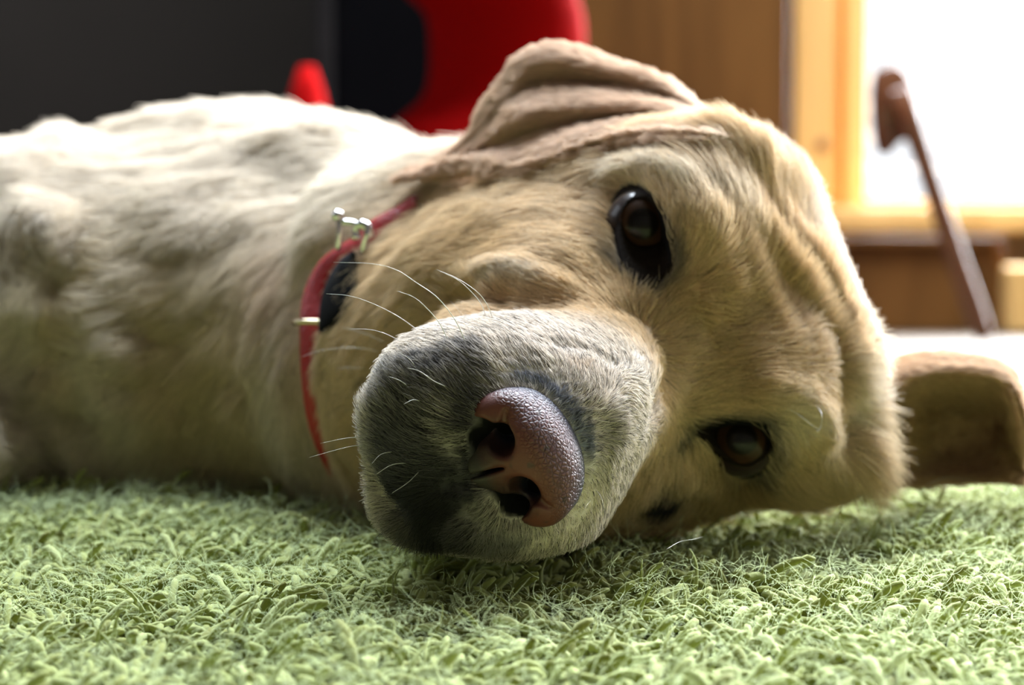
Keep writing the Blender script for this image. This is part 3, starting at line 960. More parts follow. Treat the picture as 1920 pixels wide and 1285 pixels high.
EARC = col(.62, .45, .32)
eaN, ebN = vnormals(EA[0], EA[1]), vnormals(EB[0], EB[1])
nb_, na_ = len(BV), len(EA[0])
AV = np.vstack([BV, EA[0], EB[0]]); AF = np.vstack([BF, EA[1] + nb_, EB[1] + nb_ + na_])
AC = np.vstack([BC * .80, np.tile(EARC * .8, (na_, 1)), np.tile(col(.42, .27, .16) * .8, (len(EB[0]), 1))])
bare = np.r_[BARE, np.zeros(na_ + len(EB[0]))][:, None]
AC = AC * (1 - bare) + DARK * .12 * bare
DOG_AT = (P(700, 850, .75)[0], P(700, 850, .75)[1], RUG_TOP - .011)
dme = bpy.data.meshes.new('dog')
dme.vertices.add(len(AV)); dme.vertices.foreach_set('co', (AV - np.array(DOG_AT)).astype(np.float32).ravel())
dme.loops.add(len(AF) * 4); dme.loops.foreach_set('vertex_index', AF.astype(np.int32).ravel())
dme.polygons.add(len(AF)); dme.polygons.foreach_set('loop_start', np.arange(0, len(AF) * 4, 4, dtype=np.int32))
dme.update(calc_edges=True); dme.validate()
dme.polygons.foreach_set('use_smooth', [True] * len(dme.polygons))
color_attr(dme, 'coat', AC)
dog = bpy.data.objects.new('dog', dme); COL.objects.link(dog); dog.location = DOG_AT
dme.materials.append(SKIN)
tag(dog, 'cream yellow dog lying on its side on the green rug, head towards the camera', 'dog')

LIDM = plain('dark_lid_skin', (.012, .008, .006), .8, spec=.06, noise=.5, nscale=300, bump=.4, bscale=900)
for sg in (-1, 1):
    o3, i3, i4, _ = lid_rings[sg]
    n = len(o3)
    pn = -unit(o3.mean(0) - cam_o)
    rings = [o3 - pn * .0012, o3 * .97 + i3 * .03 + pn * .0003]
    for t in (.25, .5, .75, .92):
        q = o3 * (1 - t) + i3 * t + pn * (.0014 * math.sin(PI * t) - .0002)
        q = q + pn[None] * (vnoise(q, .0016, 5) * .00025)[:, None]
        rings.append(q)
    rings += [i3, i4, i4 - pn * .002]
    vv = np.concatenate(rings)
    ff = [(a * n + k, a * n + (k + 1) % n, (a + 1) * n + (k + 1) % n, (a + 1) * n + k) for a in range(len(rings) - 1) for k in range(n)]
    lo_ = link_mesh('eyelid', vv, ff, LIDM, dog)
    tag(lo_, 'dark brown eyelid rim')

def eye_material():
    m, nt, b = new_mat('eye')
    tc = nt.nodes.new('ShaderNodeTexCoord')
    sp = nt.nodes.new('ShaderNodeSeparateXYZ'); nt.links.new(tc.outputs['Object'], sp.inputs[0])
    cr = nt.nodes.new('ShaderNodeValToRGB')
    mr = nt.nodes.new('ShaderNodeMapRange')
    mr.inputs['From Min'].default_value = .0112; mr.inputs['From Max'].default_value = .0070
    nt.links.new(sp.outputs['Z'], mr.inputs['Value'])
    e = cr.color_ramp.elements
    e[0].position = 0.0; e[0].color = (.004, .003, .003, 1)
    e[1].position = 1.0; e[1].color = (.03, .02, .018, 1)
    for p_, c_ in ((.16, (.006, .004, .003, 1)), (.24, (.030, .014, .007, 1)), (.62, (.040, .018, .009, 1)), (.72, (.010, .006, .004, 1)), (.86, (.02, .014, .012, 1))):
        x = e.new(p_); x.color = c_
    nt.links.new(mr.outputs['Result'], cr.inputs['Fac'])
    nt.links.new(cr.outputs['Color'], b.inputs['Base Color'])
    b.inputs['Roughness'].default_value = 0.35
    b.inputs['Specular IOR Level'].default_value = .1
    b.inputs['Coat Weight'].default_value = .22
    b.inputs['Coat Roughness'].default_value = 0.03
    return m
EYEM = eye_material()
for sg in (-1, 1):
    vv, ff = [], []
    nr, ns = 24, 32
    for i in range(nr + 1):
        th = PI * i / nr
        for k_ in range(ns):
            ph = 2 * PI * k_ / ns
            r = EYE_R * (1 + .035 * math.exp(-(th / .5) ** 4))
            vv.append((r * math.sin(th) * math.cos(ph), r * math.sin(th) * math.sin(ph), r * math.cos(th)))
    for i in range(nr):
        for k_ in range(ns):
            k2 = (k_ + 1) % ns
            ff.append((i * ns + k_, (i + 1) * ns + k_, (i + 1) * ns + k2, i * ns + k2))
    e_ = link_mesh('eye', vv, ff, EYEM)
    e_.parent = dog
    gaze = unit(cam_o + np.array([.0, 0, .02]) - EYE[sg]) + np.array([.05, 0, .02] if sg < 0 else [.05, 0, .03])
    e_.rotation_euler = Vector(gaze).to_track_quat('Z', 'Y').to_euler()
    e_.location = Vector(EYE[sg]) - Vector(DOG_AT)

# nose
nq = (NV - NC) @ HM.T * 100
NCOL = np.tile(col(.125, .036, .027), (len(NV), 1))
dors = np.clip((nq[:, 2] - .40 + .45 * (.9 - nq[:, 0])) / .55, 0, 1)[:, None]
NCOL = NCOL * (1 - dors) + col(.17, .075, .085) * dors
rim = np.clip((.55 - nq[:, 0]) / .7, 0, 1)[:, None]
NCOL = NCOL * (1 - rim) + col(.05, .05, .075) * rim
low = np.clip((-.45 - nq[:, 2]) / .6, 0, 1)[:, None]
NCOL = NCOL * (1 - low) + col(.035, .028, .025) * low
for s_ in (-1, 1):
    dd = np.linalg.norm(nq - [.75, s_ * .75, -.35], axis=1)
    g_ = np.clip(1.25 - dd / .62, 0, 1)[:, None]
    NCOL = NCOL * (1 - g_) + col(.012, .010, .010) * g_
spot = np.clip((vnoise(NV, .0022, 9) - .45) * 3, 0, .6)[:, None]
NCOL = NCOL * (1 - spot) + col(.03, .02, .02) * spot

def nose_material():
    m, nt, b = new_mat('nose_leather')
    at = nt.nodes.new('ShaderNodeAttribute'); at.attribute_name = 'coat'
    tc = nt.nodes.new('ShaderNodeTexCoord')
    vo = nt.nodes.new('ShaderNodeTexVoronoi'); vo.feature = 'DISTANCE_TO_EDGE'; vo.inputs['Scale'].default_value = 860
    nz = nt.nodes.new('ShaderNodeTexNoise'); nz.inputs['Scale'].default_value = 300
    add = nt.nodes.new('ShaderNodeMixRGB'); add.blend_type = 'LINEAR_LIGHT'; add.inputs[0].default_value = .0004
    nt.links.new(tc.outputs['Object'], add.inputs[1]); nt.links.new(nz.outputs['Color'], add.inputs[2])
    nt.links.new(tc.outputs['Object'], nz.inputs['Vector'])
    nt.links.new(add.outputs[0], vo.inputs['Vector'])
    ml = nt.nodes.new('ShaderNodeMapRange'); ml.inputs['From Max'].default_value = .28; ml.interpolation_type = 'SMOOTHSTEP'
    nt.links.new(vo.outputs['Distance'], ml.inputs['Value'])
    mk = nt.nodes.new('ShaderNodeAttribute'); mk.attribute_name = 'cobble'
    mu = nt.nodes.new('ShaderNodeMath'); mu.operation = 'MULTIPLY'
    nt.links.new(ml.outputs['Result'], mu.inputs[0]); nt.links.new(mk.outputs['Fac'], mu.inputs[1])
    bp = nt.nodes.new('ShaderNodeBump'); bp.inputs['Strength'].default_value = .55; bp.inputs['Distance'].default_value = .0005
    nt.links.new(mu.outputs[0], bp.inputs['Height']); nt.links.new(bp.outputs['Normal'], b.inputs['Normal'])
    # the creases are coloured darker
    mx = nt.nodes.new('ShaderNodeMix'); mx.data_type = 'RGBA'; mx.blend_type = 'MULTIPLY'
    inv = nt.nodes.new('ShaderNodeMath'); inv.operation = 'MULTIPLY_ADD'
    sub = nt.nodes.new('ShaderNodeMath'); sub.operation = 'SUBTRACT'; sub.inputs[0].default_value = 1
    nt.links.new(ml.outputs['Result'], sub.inputs[1])
    mu2 = nt.nodes.new('ShaderNodeMath'); mu2.operation = 'MULTIPLY'
    nt.links.new(sub.outputs[0], mu2.inputs[0]); nt.links.new(mk.outputs['Fac'], mu2.inputs[1])
    nt.links.new(mu2.outputs[0], mx.inputs['Factor'])
    nt.links.new(at.outputs['Color'], mx.inputs['A']); mx.inputs['B'].default_value = (.45, .38, .5, 1)
    nt.links.new(mx.outputs['Result'], b.inputs['Base Color'])
    b.inputs['Roughness'].default_value = .5
    b.inputs['Specular IOR Level'].default_value = .4
    b.inputs['Subsurface Weight'].default_value = .15
    b.inputs['Subsurface Radius'].default_value = (.002, .0008, .0005)
    nt.nodes.remove(inv)
    return m
nose = link_mesh('nose', NV, NF, nose_material(), dog)
color_attr(nose.data, 'coat', NCOL)
cb = nose.data.attributes.new('cobble', 'FLOAT', 'POINT')
cb.data.foreach_set('value', np.clip(.06 + (nq[:, 2] - .15 + .5 * (.9 - nq[:, 0])) / .6, .04, 1).astype(np.float32))
tag(nose, 'pinkish brown cobbled nose leather')
# ------------------------------------------------------------------ fur strands
def face_areas(V, F):
    a = V[F[:, 2]] - V[F[:, 0]]; b = V[F[:, 3]] - V[F[:, 1]]
    return np.linalg.norm(np.cross(a, b), axis=1) / 2

def grow(name, V, F, N, D, C, L, LIFT, dens, parent, K=5, rad=.00009, seed=1, clump=.004, clump_s=.35, rough=.18, wave=.25, dark_frac=None, label=None):
    r_ = np.random.default_rng(seed)
    ar = face_areas(V, F) * dens[F].mean(1)
    n = int(ar.sum())
    fi = r_.choice(len(F), n, p=ar / ar.sum())
    u, v = r_.random(n)[:, None], r_.random(n)[:, None]
    q = F[fi]
    w = [(1 - u) * (1 - v), u * (1 - v), u * v, (1 - u) * v]
    def it(A):
        A = A if A.ndim == 2 else A[:, None]
        return sum(w[k] * A[q[:, k]] for k in range(4))
    R0, Nn, Dd, Cc = it(V), it(N), it(D), it(C)
    Ll, Li = it(L)[:, 0], it(LIFT)[:, 0]
    Nn /= np.linalg.norm(Nn, axis=1, keepdims=True)
    # flow wanders at two sizes
    Dd = Dd + vnoise3(R0, .014, seed) * wave + vnoise3(R0, .005, seed + 3) * wave * .7 + r_.normal(0, rough, Dd.shape)
    Dd -= Nn * (Dd * Nn).sum(1, keepdims=True)
    Dd /= np.linalg.norm(Dd, axis=1, keepdims=True) + 1e-9
    Ll = Ll * (1 + .25 * vnoise(R0, .010, seed + 7)) * r_.uniform(.65, 1.15, n)
    Li = np.clip(Li * (1 + .5 * vnoise(R0, .008, seed + 9)) + r_.normal(0, .08, n), .06, 1.2)
    pts = np.zeros((n, K, 3)); pts[:, 0] = R0 - Nn * .0004
    step = (Ll / (K - 1))[:, None]
    for i in range(1, K):
        t = (i - .5) / (K - 1)
        d = Nn * (Li * (1.5 - 1.35 * t))[:, None] + Dd * (.55 + .6 * t) + r_.normal(0, .05, (n, 3))
        d /= np.linalg.norm(d, axis=1, keepdims=True)
        pts[:, i] = pts[:, i - 1] + d * step
    if clump_s > 0:
        ci = np.floor(R0 / clump).astype(np.int64)
        cc = (ci + .5 + .5 * (np.stack([hash3(ci[:, 0], ci[:, 1], ci[:, 2], s) for s in (1, 2, 3)], 1) - .5)) * clump
        off = cc - R0
        off -= Nn * (off * Nn).sum(1, keepdims=True)
        for i in range(1, K):
            pts[:, i] += off * (clump_s * (i / (K - 1)) ** 1.5)
    Cc = Cc * (1 + r_.normal(0, .15, (n, 1))) * (1 + .08 * vnoise(R0, .006, seed + 5))[:, None]
    if dark_frac is not None:
        df = it(dark_frac)[:, 0]
        dk = r_.random(n) < df
        Cc[dk] *= r_.uniform(.06, .35, (dk.sum(), 1))
    Cc = np.clip(Cc, .004, .95)
    base = np.array(parent_world(parent))
    cu = bpy.data.hair_curves.new(name)
    cu.add_curves([K] * n)
    cu.attributes['position'].data.foreach_set('vector', (pts - base).astype(np.float32).ravel())
    ra = cu.attributes.new('radius', 'FLOAT', 'POINT')
    prf = np.linspace(1, .15, K) ** .7 if K > 2 else np.array([1, .3])
    radv = (rad * r_.uniform(.7, 1.25, n))[:, None] * prf[None]
    ra.data.foreach_set('value', radv.astype(np.float32).ravel())
    ca = cu.attributes.new('coat', 'FLOAT_COLOR', 'CURVE')
    ca.data.foreach_set('color', np.c_[Cc, np.ones(n)].astype(np.float32).ravel())
    cu.materials.append(STRAND)
    o = bpy.data.objects.new(name, cu); COL.objects.link(o); o.parent = parent
    tag(o, label, kind='stuff')
    print(name, n)
    return o

FURQ = 1.0
view = (cam_o - BV); vd = np.linalg.norm(view, axis=1, keepdims=True); view /= vd
facing = (BN * view).sum(1)
seen = np.clip(.30 + facing * 2.2, .10, 1)
low_z = np.clip((BV[:, 2] - (RUG_TOP - .008)) / .004, 0, 1)
isH = np.clip((15.0 - hx) / 1.5, 0, 1) * (BV[:, 0] > P(560, 0, 1)[0])
d_muz = np.clip((hq[:, 0] - 4.0) / 3, 0, 1)
keepf = np.clip(1 - BARE * 1.5, 0, 1) * low_z * seen
densH = (6.0e6 * (1 - d_muz) + 13.0e6 * d_muz) * keepf * isH * FURQ
densB = 2.6e6 * keepf * (1 - isH) * FURQ
# grey and black guard hairs mixed in on the muzzle
darkness = .02 + d_muz * .13
dk_line = surf_line([(730, 760), (800, 780), (860, 790), (860, 720)])
nr_, g_ = prof(BV, dk_line, .022); darkness[nr_] = np.maximum(darkness[nr_], g_ * .28)
dk_line = surf_line([(930, 700), (1010, 690), (1090, 760), (1110, 850)])
nr_, g_ = prof(BV, dk_line, .009); darkness[nr_] = np.maximum(darkness[nr_], g_ * .25)
darkness = np.clip(darkness, 0, .6)
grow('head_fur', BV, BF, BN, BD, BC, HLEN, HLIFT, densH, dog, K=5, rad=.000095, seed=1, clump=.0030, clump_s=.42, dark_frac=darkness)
grow('body_fur', BV, BF, BN, BD, BC, HLEN, HLIFT, densB, dog, K=5, rad=.00016, seed=2, clump=.006, clump_s=.3, wave=.22)

def ear_fur(E, EN, flow, colr, dens, length, seed):
    N_ = EN
    Dv = np.tile(flow, (len(E[0]), 1)); Dv -= N_ * (Dv * N_).sum(1, keepdims=True)
    Dv /= np.linalg.norm(Dv, axis=1, keepdims=True) + 1e-9
    n_ = len(E[0])
    grow('ear_fur', E[0], E[1], N_, Dv, colr, np.full(n_, length), np.full(n_, .28), np.full(n_, dens * FURQ), dog, K=4, rad=.00010, seed=seed, clump=.006, clump_s=.35)
ecol = np.tile(EARC, (na_, 1))
rootf = np.clip((EA[0][:, 0] - P(1270, 0, .7)[0]) / .03, 0, 1)[:, None]
ecol = ecol * (1 - rootf) + PALE * rootf
ear_fur(EA, eaN, unit([-.9, -.1, -.25]), ecol, 5.0e6, .0055, 5)
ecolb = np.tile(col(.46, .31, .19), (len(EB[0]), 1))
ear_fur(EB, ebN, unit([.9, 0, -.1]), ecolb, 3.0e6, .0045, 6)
# ------------------------------------------------------------------ collar
collar = empty('dog_collar', P(640, 640, .78), 'red leather collar with a black lining and silver buckle round the neck of the dog', 'collar')
LEATHER = plain('red_leather', (.32, .008, .010), .42, spec=.4, noise=.18, nscale=90, bump=.35, bscale=500)
LINING = plain('black_lining', (.004, .004, .005), .9, spec=.08, noise=.3, nscale=80)
STEEL = plain('steel', (.72, .72, .74), .16, metal=1.0, bump=.05, bscale=300)
BRASS = plain('brass', (.62, .52, .36), .28, metal=1.0, bump=.05, bscale=300)
ST = [(772, 366, 784, 392), (738, 390, 748, 417), (700, 411, 708, 446), (660, 446, 676, 466), (626, 468, 650, 484), (600, 490, 632, 507), (579, 524, 615, 534), (566, 562, 607, 565), (562, 605, 604, 606),
      (563, 680, 600, 678), (569, 750, 594, 748), (581, 808, 606, 800), (602, 862, 636, 852), (630, 915, 664, 902), (662, 965, 694, 950)]
def hd_(x, y, off):
    r = ray(x, y)
    d = (r - cam_o) @ cam_fwd if r is not None else .79
    return d - off
EL = [hd_((a + c) / 2, (b + d) / 2, 0) for a, b, c, d in ST]
EL = np.convolve(np.r_[EL[0], EL, EL[-1]], [.25, .5, .25], 'valid')
def strap(name, L_, R_, mat, th=.0022):
    """closed band between two edge lines, with thickness"""
    n = len(L_); v = []
    for i in range(n):
        t = unit(L_[min(i + 1, n - 1)] - L_[max(i - 1, 0)]); w_ = unit(R_[i] - L_[i]); nn = unit(np.cross(t, w_))
        if nn @ cam_fwd < 0: nn = -nn
        m_ = (L_[i] + R_[i]) / 2 - nn * .0007
        v += [L_[i], L_[i] * .8 + R_[i] * .2 - nn * .0006, m_, L_[i] * .2 + R_[i] * .8 - nn * .0006, R_[i], R_[i] + nn * th, (L_[i] + R_[i]) / 2 + nn * th, L_[i] + nn * th]
    f = []
    for i in range(n - 1):
        for k in range(8):
            k2 = (k + 1) % 8
            f.append((i * 8 + k, i * 8 + k2, (i + 1) * 8 + k2, (i + 1) * 8 + k))
    f.append(tuple(range(8))); f.append(tuple((n - 1) * 8 + k for k in range(8))[::-1])
    return link_mesh(name, v, f, mat, collar)
Lp = [P(a, b, EL[i] - .006) for i, (a, b, c, d) in enumerate(ST)]
Rp = [P(c, d, EL[i] - .0105) for i, (a, b, c, d) in enumerate(ST)]
# the far half of the band passes round the back of the neck
T_, B_ = np.array(Lp[0]), np.array(Lp[-1])
u_ = unit(T_ - B_); C_ = (T_ + B_) / 2 + cam_fwd * .055 + cam_r * .012
k_ = unit(cam_fwd + cam_r * .35); k_ = unit(k_ - u_ * (k_ @ u_))
back = []
for a_ in np.radians([150, 128, 106, 84, 62, 40]):
    dv = u_ * math.cos(a_) + k_ * math.sin(a_)
    h_ = _bvh[0].ray_cast(Vector(C_ + dv * .3), Vector(-dv))[0]
    q_ = np.array(h_) + dv * .004 if h_ is not None else C_ + dv * .07
    q_[2] = max(q_[2], .024); back.append(q_)
wdir = unit(np.array(Rp[8]) - np.array(Lp[8])) * .009
Lc = bez(Lp + [b_ - wdir for b_ in back] + [Lp[0]], 120); Rc = bez(Rp + [b_ + wdir for b_ in back] + [Rp[0]], 120)
strap('strap', Lc, Rc, LEATHER)
blk = [(664, 470, 668, 498), (640, 488, 668, 520), (622, 515, 666, 545), (609, 545, 658, 566), (603, 575, 640, 590), (600, 605, 622, 612), (600, 622, 610, 624)]
bL = bez([P(a - 3, b, hd_(a, b, .0105)) for a, b, c, d in blk], 40); bR = bez([P(c, d, hd_(c, d, .0095)) for a, b, c, d in blk], 40)
strap('lining', bL, bR, LINING, .0015)
hole = MB()
for x, y in ((581, 583),):
    c_ = P(x, y, EL[7] - .0105); hole.tube([c_, c_ + cam_fwd * .002], [.0009, .0009], 10)
hole.build('hole', LINING, collar)
bd = EL[3] - .013
bk = MB()
bk.tube(bez([P(634, 404, bd), P(637, 430, bd - .001), P(634, 468, bd)], 12), [.0011] * 12, 10)
bk.tube(bez([P(634, 417, bd), P(655, 418, bd - .001), P(680, 424, bd)], 8), [.0012] * 8, 10)
bk.tube(bez([P(680, 424, bd), P(690, 436, bd - .001), P(684, 455, bd), P(678, 490, bd + .002)], 14), [.0012] * 14, 10)
bk.tube(bez([P(668, 450, bd), P(668, 430, bd), P(678, 421, bd - .002), P(690, 428, bd - .003), P(691, 445, bd - .003)], 16), [.0017] * 16, 12)
bk.build('buckle', STEEL, collar)
bs = MB(); c_ = P(633, 405, bd - .0005)
bs.tube([c_ + np.array([0, 0, .0022 * s]) for s in np.linspace(-1, 1, 9)], [max(.0002, .0022 * math.sqrt(max(0, 1 - s * s))) for s in np.linspace(-1, 1, 9)], 14)
bs.build('buckle_pin', STEEL, collar)
kp = MB()
kd = EL[8] - .0135
kp.tube(bez([P(553, 606, kd + .004), P(562, 604, kd), P(590, 604, kd - .001), P(615, 606, kd), P(620, 608, kd + .005)], 16), [.0010] * 16, 10)
kp.build('keeper_loop', BRASS, collar)

# ------------------------------------------------------------------ whiskers, each on its own
WHM = plain('whisker', (.66, .65, .63), .3, spec=.5, noise=.05)
WH = [
    [(787, 622), (747, 594), (700, 570), (655, 555), (612, 551)],
    [(876, 650), (855, 603), (820, 558), (780, 530), (745, 507), (700, 495), (625, 492)],
    [(843, 645), (825, 608), (800, 578), (775, 557), (745, 546)],
    [(735, 650), (700, 632), (670, 621), (640, 613)],
    [(753, 641), (720, 625), (690, 618), (655, 617)],
    [(722, 664), (690, 655), (650, 652), (600, 658), (560, 671)],
    [(695, 692), (665, 690), (632, 690)],
    [(781, 690), (767, 673), (750, 662)],
    [(843, 728), (814, 715), (786, 696), (762, 690)],
    [(769, 728), (750, 714), (728, 706)],
    [(792, 754), (775, 750), (757, 758)],
    [(926, 602), (914, 573), (895, 548), (857, 522), (819, 506)],
    [(912, 596), (903, 572), (888, 552), (860, 526), (825, 509)],
    [(870, 596), (858, 580), (846, 566)],
    [(1117, 919), (1128, 935), (1134, 962)],
    [(1109, 937), (1100, 948), (1090, 964)],
    [(745, 846), (715, 852), (697, 870)],
    [(770, 868), (735, 872), (705, 890)],
    [(790, 880), (765, 905), (735, 925)],
    [(690, 820), (650, 822), (600, 832)],
    [(692, 835), (655, 838), (580, 858)],
    [(1362, 432), (1371, 410), (1373, 386)],
    [(1355, 440), (1359, 415), (1356, 397)],
    [(1381, 470), (1394, 455), (1409, 442)],
    [(1522, 752), (1540, 775), (1539, 800), (1530, 812)],
    [(1470, 762), (1500, 780), (1535, 808)],
]
for w_ in WH:
    r0 = ray(*w_[0])
    if r0 is None: continue
    d0 = (r0 - cam_o) @ cam_fwd
    muz = w_[0][0] < 1000
    pts = [P(x, y, d0 + (.0015 if i == 0 else -.004 - (.003 * i if muz else .002 * i))) for i, (x, y) in enumerate(w_)]
    b = MB(); q = bez(pts, 18)
    ln = sum(np.linalg.norm(q[i + 1] - q[i]) for i in range(17))
    b.tube(q, list(np.linspace(.00013 if ln > .012 else .00008, .00003, 18)), 6)
    b.build('whisker', WHM, dog)

# ------------------------------------------------------------------ rug
RX = (-.95, .95); RY_ = (.22, 1.14)
rug = empty('shag_rug', (0, .68, 0), 'pale green shaggy rug under the dog', 'rug')
bb = MB(); bb.box((0, (RY_[0] + RY_[1]) / 2, .006), (RX[1] - RX[0], RY_[1] - RY_[0], .012), bev=.005)
bb.build('backing', plain('rug_backing', (.10, .14, .03), .95, noise=.3, nscale=200), rug)

def yarn_material():
    m, nt, b = new_mat('green_yarn')
    oi = nt.nodes.new('ShaderNodeObjectInfo')
    cr = nt.nodes.new('ShaderNodeValToRGB')
    e = cr.color_ramp.elements
    e[0].position = 0; e[0].color = (.20, .205, .045, 1)
    e[1].position = 1; e[1].color = (.41, .45, .19, 1)
    x = e.new(.5); x.color = (.31, .345, .10, 1)
    nt.links.new(oi.outputs['Random'], cr.inputs['Fac'])
    nt.links.new(cr.outputs['Color'], b.inputs['Base Color'])
    tc = nt.nodes.new('ShaderNodeTexCoord')
    n = nt.nodes.new('ShaderNodeTexNoise'); n.inputs['Scale'].default_value = 1500; n.inputs['Detail'].default_value = 3
    nt.links.new(tc.outputs['Object'], n.inputs['Vector'])
    bp = nt.nodes.new('ShaderNodeBump'); bp.inputs['Strength'].default_value = .5; bp.inputs['Distance'].default_value = .0004
    nt.links.new(n.outputs['Fac'], bp.inputs['Height']); nt.links.new(bp.outputs['Normal'], b.inputs['Normal'])
    b.inputs['Roughness'].default_value = .85
    b.inputs['Specular IOR Level'].default_value = .15
    b.inputs['Sheen Weight'].default_value = .35
    b.inputs['Sheen Tint'].default_value = (.85, 1, .7, 1)
    tr = nt.nodes.new('ShaderNodeBsdfTranslucent'); nt.links.new(cr.outputs['Color'], tr.inputs['Color'])
    mx = nt.nodes.new('ShaderNodeMixShader'); mx.inputs[0].default_value = .18
    nt.links.new(b.outputs[0], mx.inputs[1]); nt.links.new(tr.outputs[0], mx.inputs[2])
    nt.links.new(mx.outputs[0], nt.nodes['Material Output'].inputs['Surface'])
    return m
YARN = yarn_material()
tufts = bpy.data.collections.new('yarn_tufts')      # not linked to the scene: only the source of the pile
yr = np.random.default_rng(5)
NVAR = 22
for i in range(NVAR):
    wispy = i >= NVAR - 4
    nr = 11
    Ltot = yr.uniform(.0135, .0195) if not wispy else yr.uniform(.016, .020)
    ang = 0.15 if not wispy else .1
    az = yr.uniform(0, 2 * PI); turn = yr.uniform(-.55, .55)
    bend = yr.uniform(.12, .55) if not wispy else yr.uniform(.05, .18)
    p_ = np.zeros(3); pts = [p_.copy()]
    for k in range(nr - 1):
        ang += bend * (1 if k > 2 else .5) + yr.normal(0, .06); az += turn * .35 + yr.normal(0, .12)
        ang = min(ang, 2.6)
        p_ = p_ + np.array([math.sin(ang) * math.cos(az), math.sin(ang) * math.sin(az), math.cos(ang)]) * Ltot / (nr - 1)
        pts.append(p_.copy())
    base_r = yr.uniform(.00085, .0013) if not wispy else .0010
    t = np.linspace(0, 1, nr)
    rad = base_r * (.80 + .28 * np.sin(t * 2.6)) * (1 + yr.normal(0, .16, nr))
    if wispy: rad *= (1.05 - t) ** .8
    else: rad[-1] *= .5; rad[-2] *= .9
    b = MB(); b.tube(pts, list(rad), 7)
    # ply twist: push the ring radii in a two-lobed pattern that turns along the yarn
    V_ = np.array(b.v)
    for k in range(nr):
        ring = V_[k * 7:(k + 1) * 7]; c = ring.mean(0)
        for j in range(7):
            s_ = 1 + .12 * math.cos(2 * (2 * PI * j / 7) + k * 1.5)
            V_[k * 7 + j] = c + (ring[j] - c) * s_
    me = bpy.data.meshes.new('yarn_tuft'); me.from_pydata([tuple(v) for v in V_], [], b.f)
    me.polygons.foreach_set('use_smooth', [True] * len(me.polygons)); me.materials.append(YARN)
    tufts.objects.link(bpy.data.objects.new('yarn_tuft_%02d' % i, me))

def rug_height(x, y):
    q = np.stack([x, y, np.zeros_like(x)], 1)
    return vnoise(q, .045, 31) * .0035 + vnoise(q, .018, 33) * .0022

def scatter(xr, yr_, cell):
    nx = int((xr[1] - xr[0]) / cell); ny = int((yr_[1] - yr_[0]) / cell)
    gx, gy = np.meshgrid(np.arange(nx), np.arange(ny))
    x = xr[0] + (gx.ravel() + rng.uniform(-.1, 1.1, nx * ny)) * cell
    y = yr_[0] + (gy.ravel() + rng.uniform(-.1, 1.1, nx * ny)) * cell
    return x, y
px1, py1 = scatter((-.62, .62), (.225, 1.135), .0021)
inside = np.abs(px1) < 1
px1, py1 = px1[inside], py1[inside]
px2, py2 = scatter((RX[0] + .005, RX[1] - .005), (.225, 1.135), .0034)
out = np.abs(px2) > .62
px2, py2 = px2[out], py2[out]
X = np.r_[px1, px2]; Y = np.r_[py1, py2]
big = np.r_[np.ones(len(px1)), np.full(len(px2), 1.3)]
dz = dog_sdf(np.stack([X, Y, np.full(len(X), .036)], 1))
dz2 = dog_sdf(np.stack([X, Y, np.full(len(X), .030)], 1))
ok = np.minimum(dz, dz2) > -.007
X, Y, big, dz = X[ok], Y[ok], big[ok], np.minimum(dz, dz2)[ok]
n_t = len(X)
base = rug_height(X, Y)
Z = .0125 + np.clip(base, -.005, .006) * .8 + rng.normal(0, .0014, n_t)
q3 = np.stack([X, Y, X * 0], 1)
azf = vnoise(q3, .030, 41) * 3.4 + vnoise(q3, .010, 43) * 1.4 + rng.normal(0, .55, n_t)
tilt = np.abs(rng.normal(.20, .25, n_t))
rotv = np.stack([tilt * np.cos(azf + 1.2), tilt * np.sin(azf + 1.2), azf], 1)
scl = rng.uniform(.78, 1.12, n_t) * (1 + vnoise(q3, .022, 47) * .16) * big
scl *= np.where((big < 1.2) & (dz < .003), .85, 1)
idx = np.where(rng.random(n_t) < .035, rng.integers(NVAR - 4, NVAR, n_t), rng.integers(0, NVAR - 4, n_t))
pm = bpy.data.meshes.new('pile')
pm.vertices.add(n_t); pm.vertices.foreach_set('co', (np.stack([X, Y, Z], 1) - [0, .68, 0]).astype(np.float32).ravel())
a = pm.attributes.new('turn', 'FLOAT_VECTOR', 'POINT'); a.data.foreach_set('vector', rotv.astype(np.float32).ravel())
a = pm.attributes.new('size', 'FLOAT', 'POINT'); a.data.foreach_set('value', scl.astype(np.float32))
a = pm.attributes.new('pick', 'INT', 'POINT'); a.data.foreach_set('value', idx.astype(np.int32))
pile = bpy.data.objects.new('pile', pm); COL.objects.link(pile); pile.parent = rug
pile['kind'] = 'stuff'
ng = bpy.data.node_groups.new('pile_tufts', 'GeometryNodeTree')
ng.interface.new_socket('Geometry', in_out='INPUT', socket_type='NodeSocketGeometry')
ng.interface.new_socket('Geometry', in_out='OUTPUT', socket_type='NodeSocketGeometry')
gi = ng.nodes.new('NodeGroupInput'); go = ng.nodes.new('NodeGroupOutput')
iop = ng.nodes.new('GeometryNodeInstanceOnPoints')
ci = ng.nodes.new('GeometryNodeCollectionInfo'); ci.inputs['Collection'].default_value = tufts
ci.inputs['Separate Children'].default_value = True; ci.inputs['Reset Children'].default_value = True
iop.inputs['Pick Instance'].default_value = True
def named(nm, ty):
    n = ng.nodes.new('GeometryNodeInputNamedAttribute'); n.data_type = ty; n.inputs['Name'].default_value = nm
    return next(o for o in n.outputs if o.enabled and o.name == 'Attribute')
ng.links.new(gi.outputs[0], iop.inputs['Points']); ng.links.new(ci.outputs[0], iop.inputs['Instance'])
e2r = ng.nodes.new('FunctionNodeEulerToRotation')
ng.links.new(named('turn', 'FLOAT_VECTOR'), e2r.inputs[0]); ng.links.new(e2r.outputs[0], iop.inputs['Rotation'])
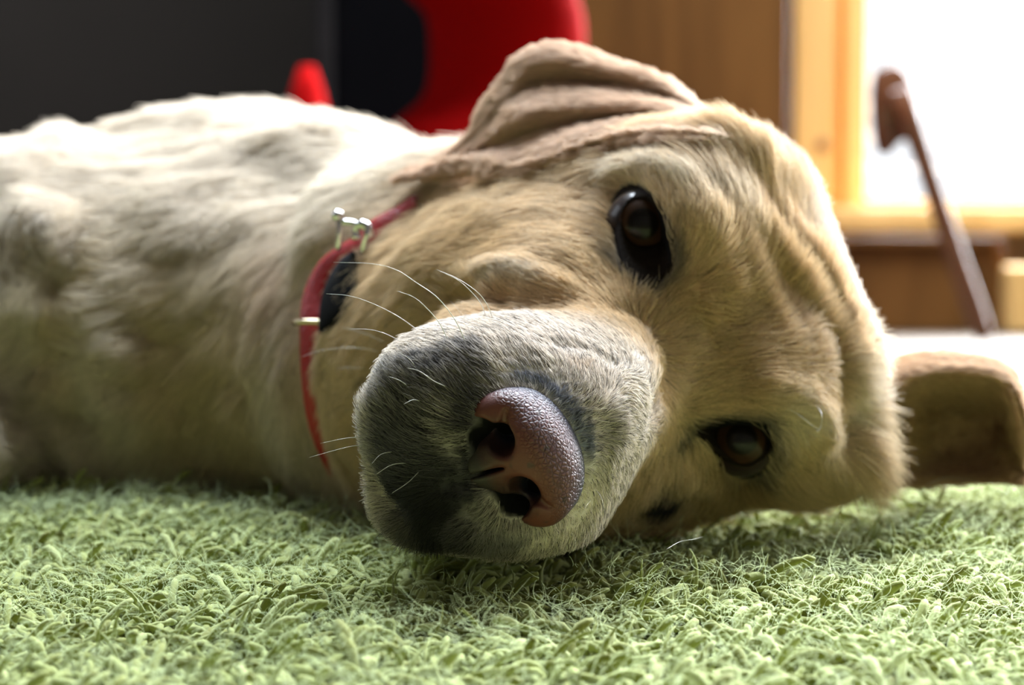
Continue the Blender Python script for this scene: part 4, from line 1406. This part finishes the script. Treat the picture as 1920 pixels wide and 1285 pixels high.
ng.links.new(named('size', 'FLOAT'), iop.inputs['Scale']); ng.links.new(named('pick', 'INT'), iop.inputs['Instance Index'])
ng.links.new(iop.outputs[0], go.inputs[0])
md = pile.modifiers.new('pile_tufts', 'NODES'); md.node_group = ng
print('tufts', n_t)

# loose fibres standing off the yarn
nf = 34000
fx = rng.uniform(-.26, .30, nf); fy = rng.uniform(.36, .86, nf)
kf = (np.abs(fx) < .245 * fy + .03) & (dog_sdf(np.stack([fx, fy, np.full(nf, .036)], 1)) > .001)
fx, fy = fx[kf], fy[kf]; nf = len(fx)
Kf = 6
pts = np.zeros((nf, Kf, 3)); pts[:, 0] = np.stack([fx, fy, .0235 + rug_height(fx, fy) + rng.uniform(0, .007, nf)], 1)
dr = rng.normal(0, 1, (nf, 3)); dr[:, 2] = np.abs(dr[:, 2]) * .55 + .05; dr /= np.linalg.norm(dr, axis=1, keepdims=True)
cv = rng.normal(0, .55, (nf, 3)); Lf = rng.gamma(3, .0013, nf) + .001
for k in range(1, Kf):
    pts[:, k] = pts[:, k - 1] + dr * (Lf / (Kf - 1))[:, None]
    dr = dr + cv * .5; dr /= np.linalg.norm(dr, axis=1, keepdims=True)
fc = bpy.data.hair_curves.new('loose_fibres'); fc.add_curves([Kf] * nf)
fc.attributes['position'].data.foreach_set('vector', (pts - [0, .68, 0]).astype(np.float32).ravel())
ra = fc.attributes.new('radius', 'FLOAT', 'POINT'); ra.data.foreach_set('value', np.tile(np.linspace(.000045, .000022, Kf), nf).astype(np.float32))
ca = fc.attributes.new('coat', 'FLOAT_COLOR', 'CURVE')
ca.data.foreach_set('color', np.c_[np.tile(col(.70, .82, .48), (nf, 1)) * rng.uniform(.7, 1.2, (nf, 1)), np.ones(nf)].astype(np.float32).ravel())
fc.materials.append(STRAND)
fo = bpy.data.objects.new('loose_fibres', fc); COL.objects.link(fo); fo.parent = rug; fo['kind'] = 'stuff'

# two long shed hairs lying on the rug
for lab, pl in (('long pale shed dog hair curling on the rug below the lower ear', [(1740, 908), (1775, 901), (1815, 905), (1855, 915), (1885, 921), (1891, 910), (1882, 903)]),
                ('short pale shed dog hair lying on the rug in front of the muzzle', [(1250, 1030), (1275, 1022), (1300, 1018), (1318, 1008)])):
    b = MB()
    q = []
    for i, (x, y) in enumerate(pl):
        dv = unit(P(x, y, 1.0) - cam_o); t = (cam_o[2] - .0375) / -dv[2]
        q.append(cam_o + dv * t + np.array([0, 0, .001 * math.sin(i)]))
    b.tube(bez(q, 24), list(np.linspace(.00006, .00003, 24)), 5)
    o = b.build('shed_hair', WHM); tag(o, lab, 'hair')
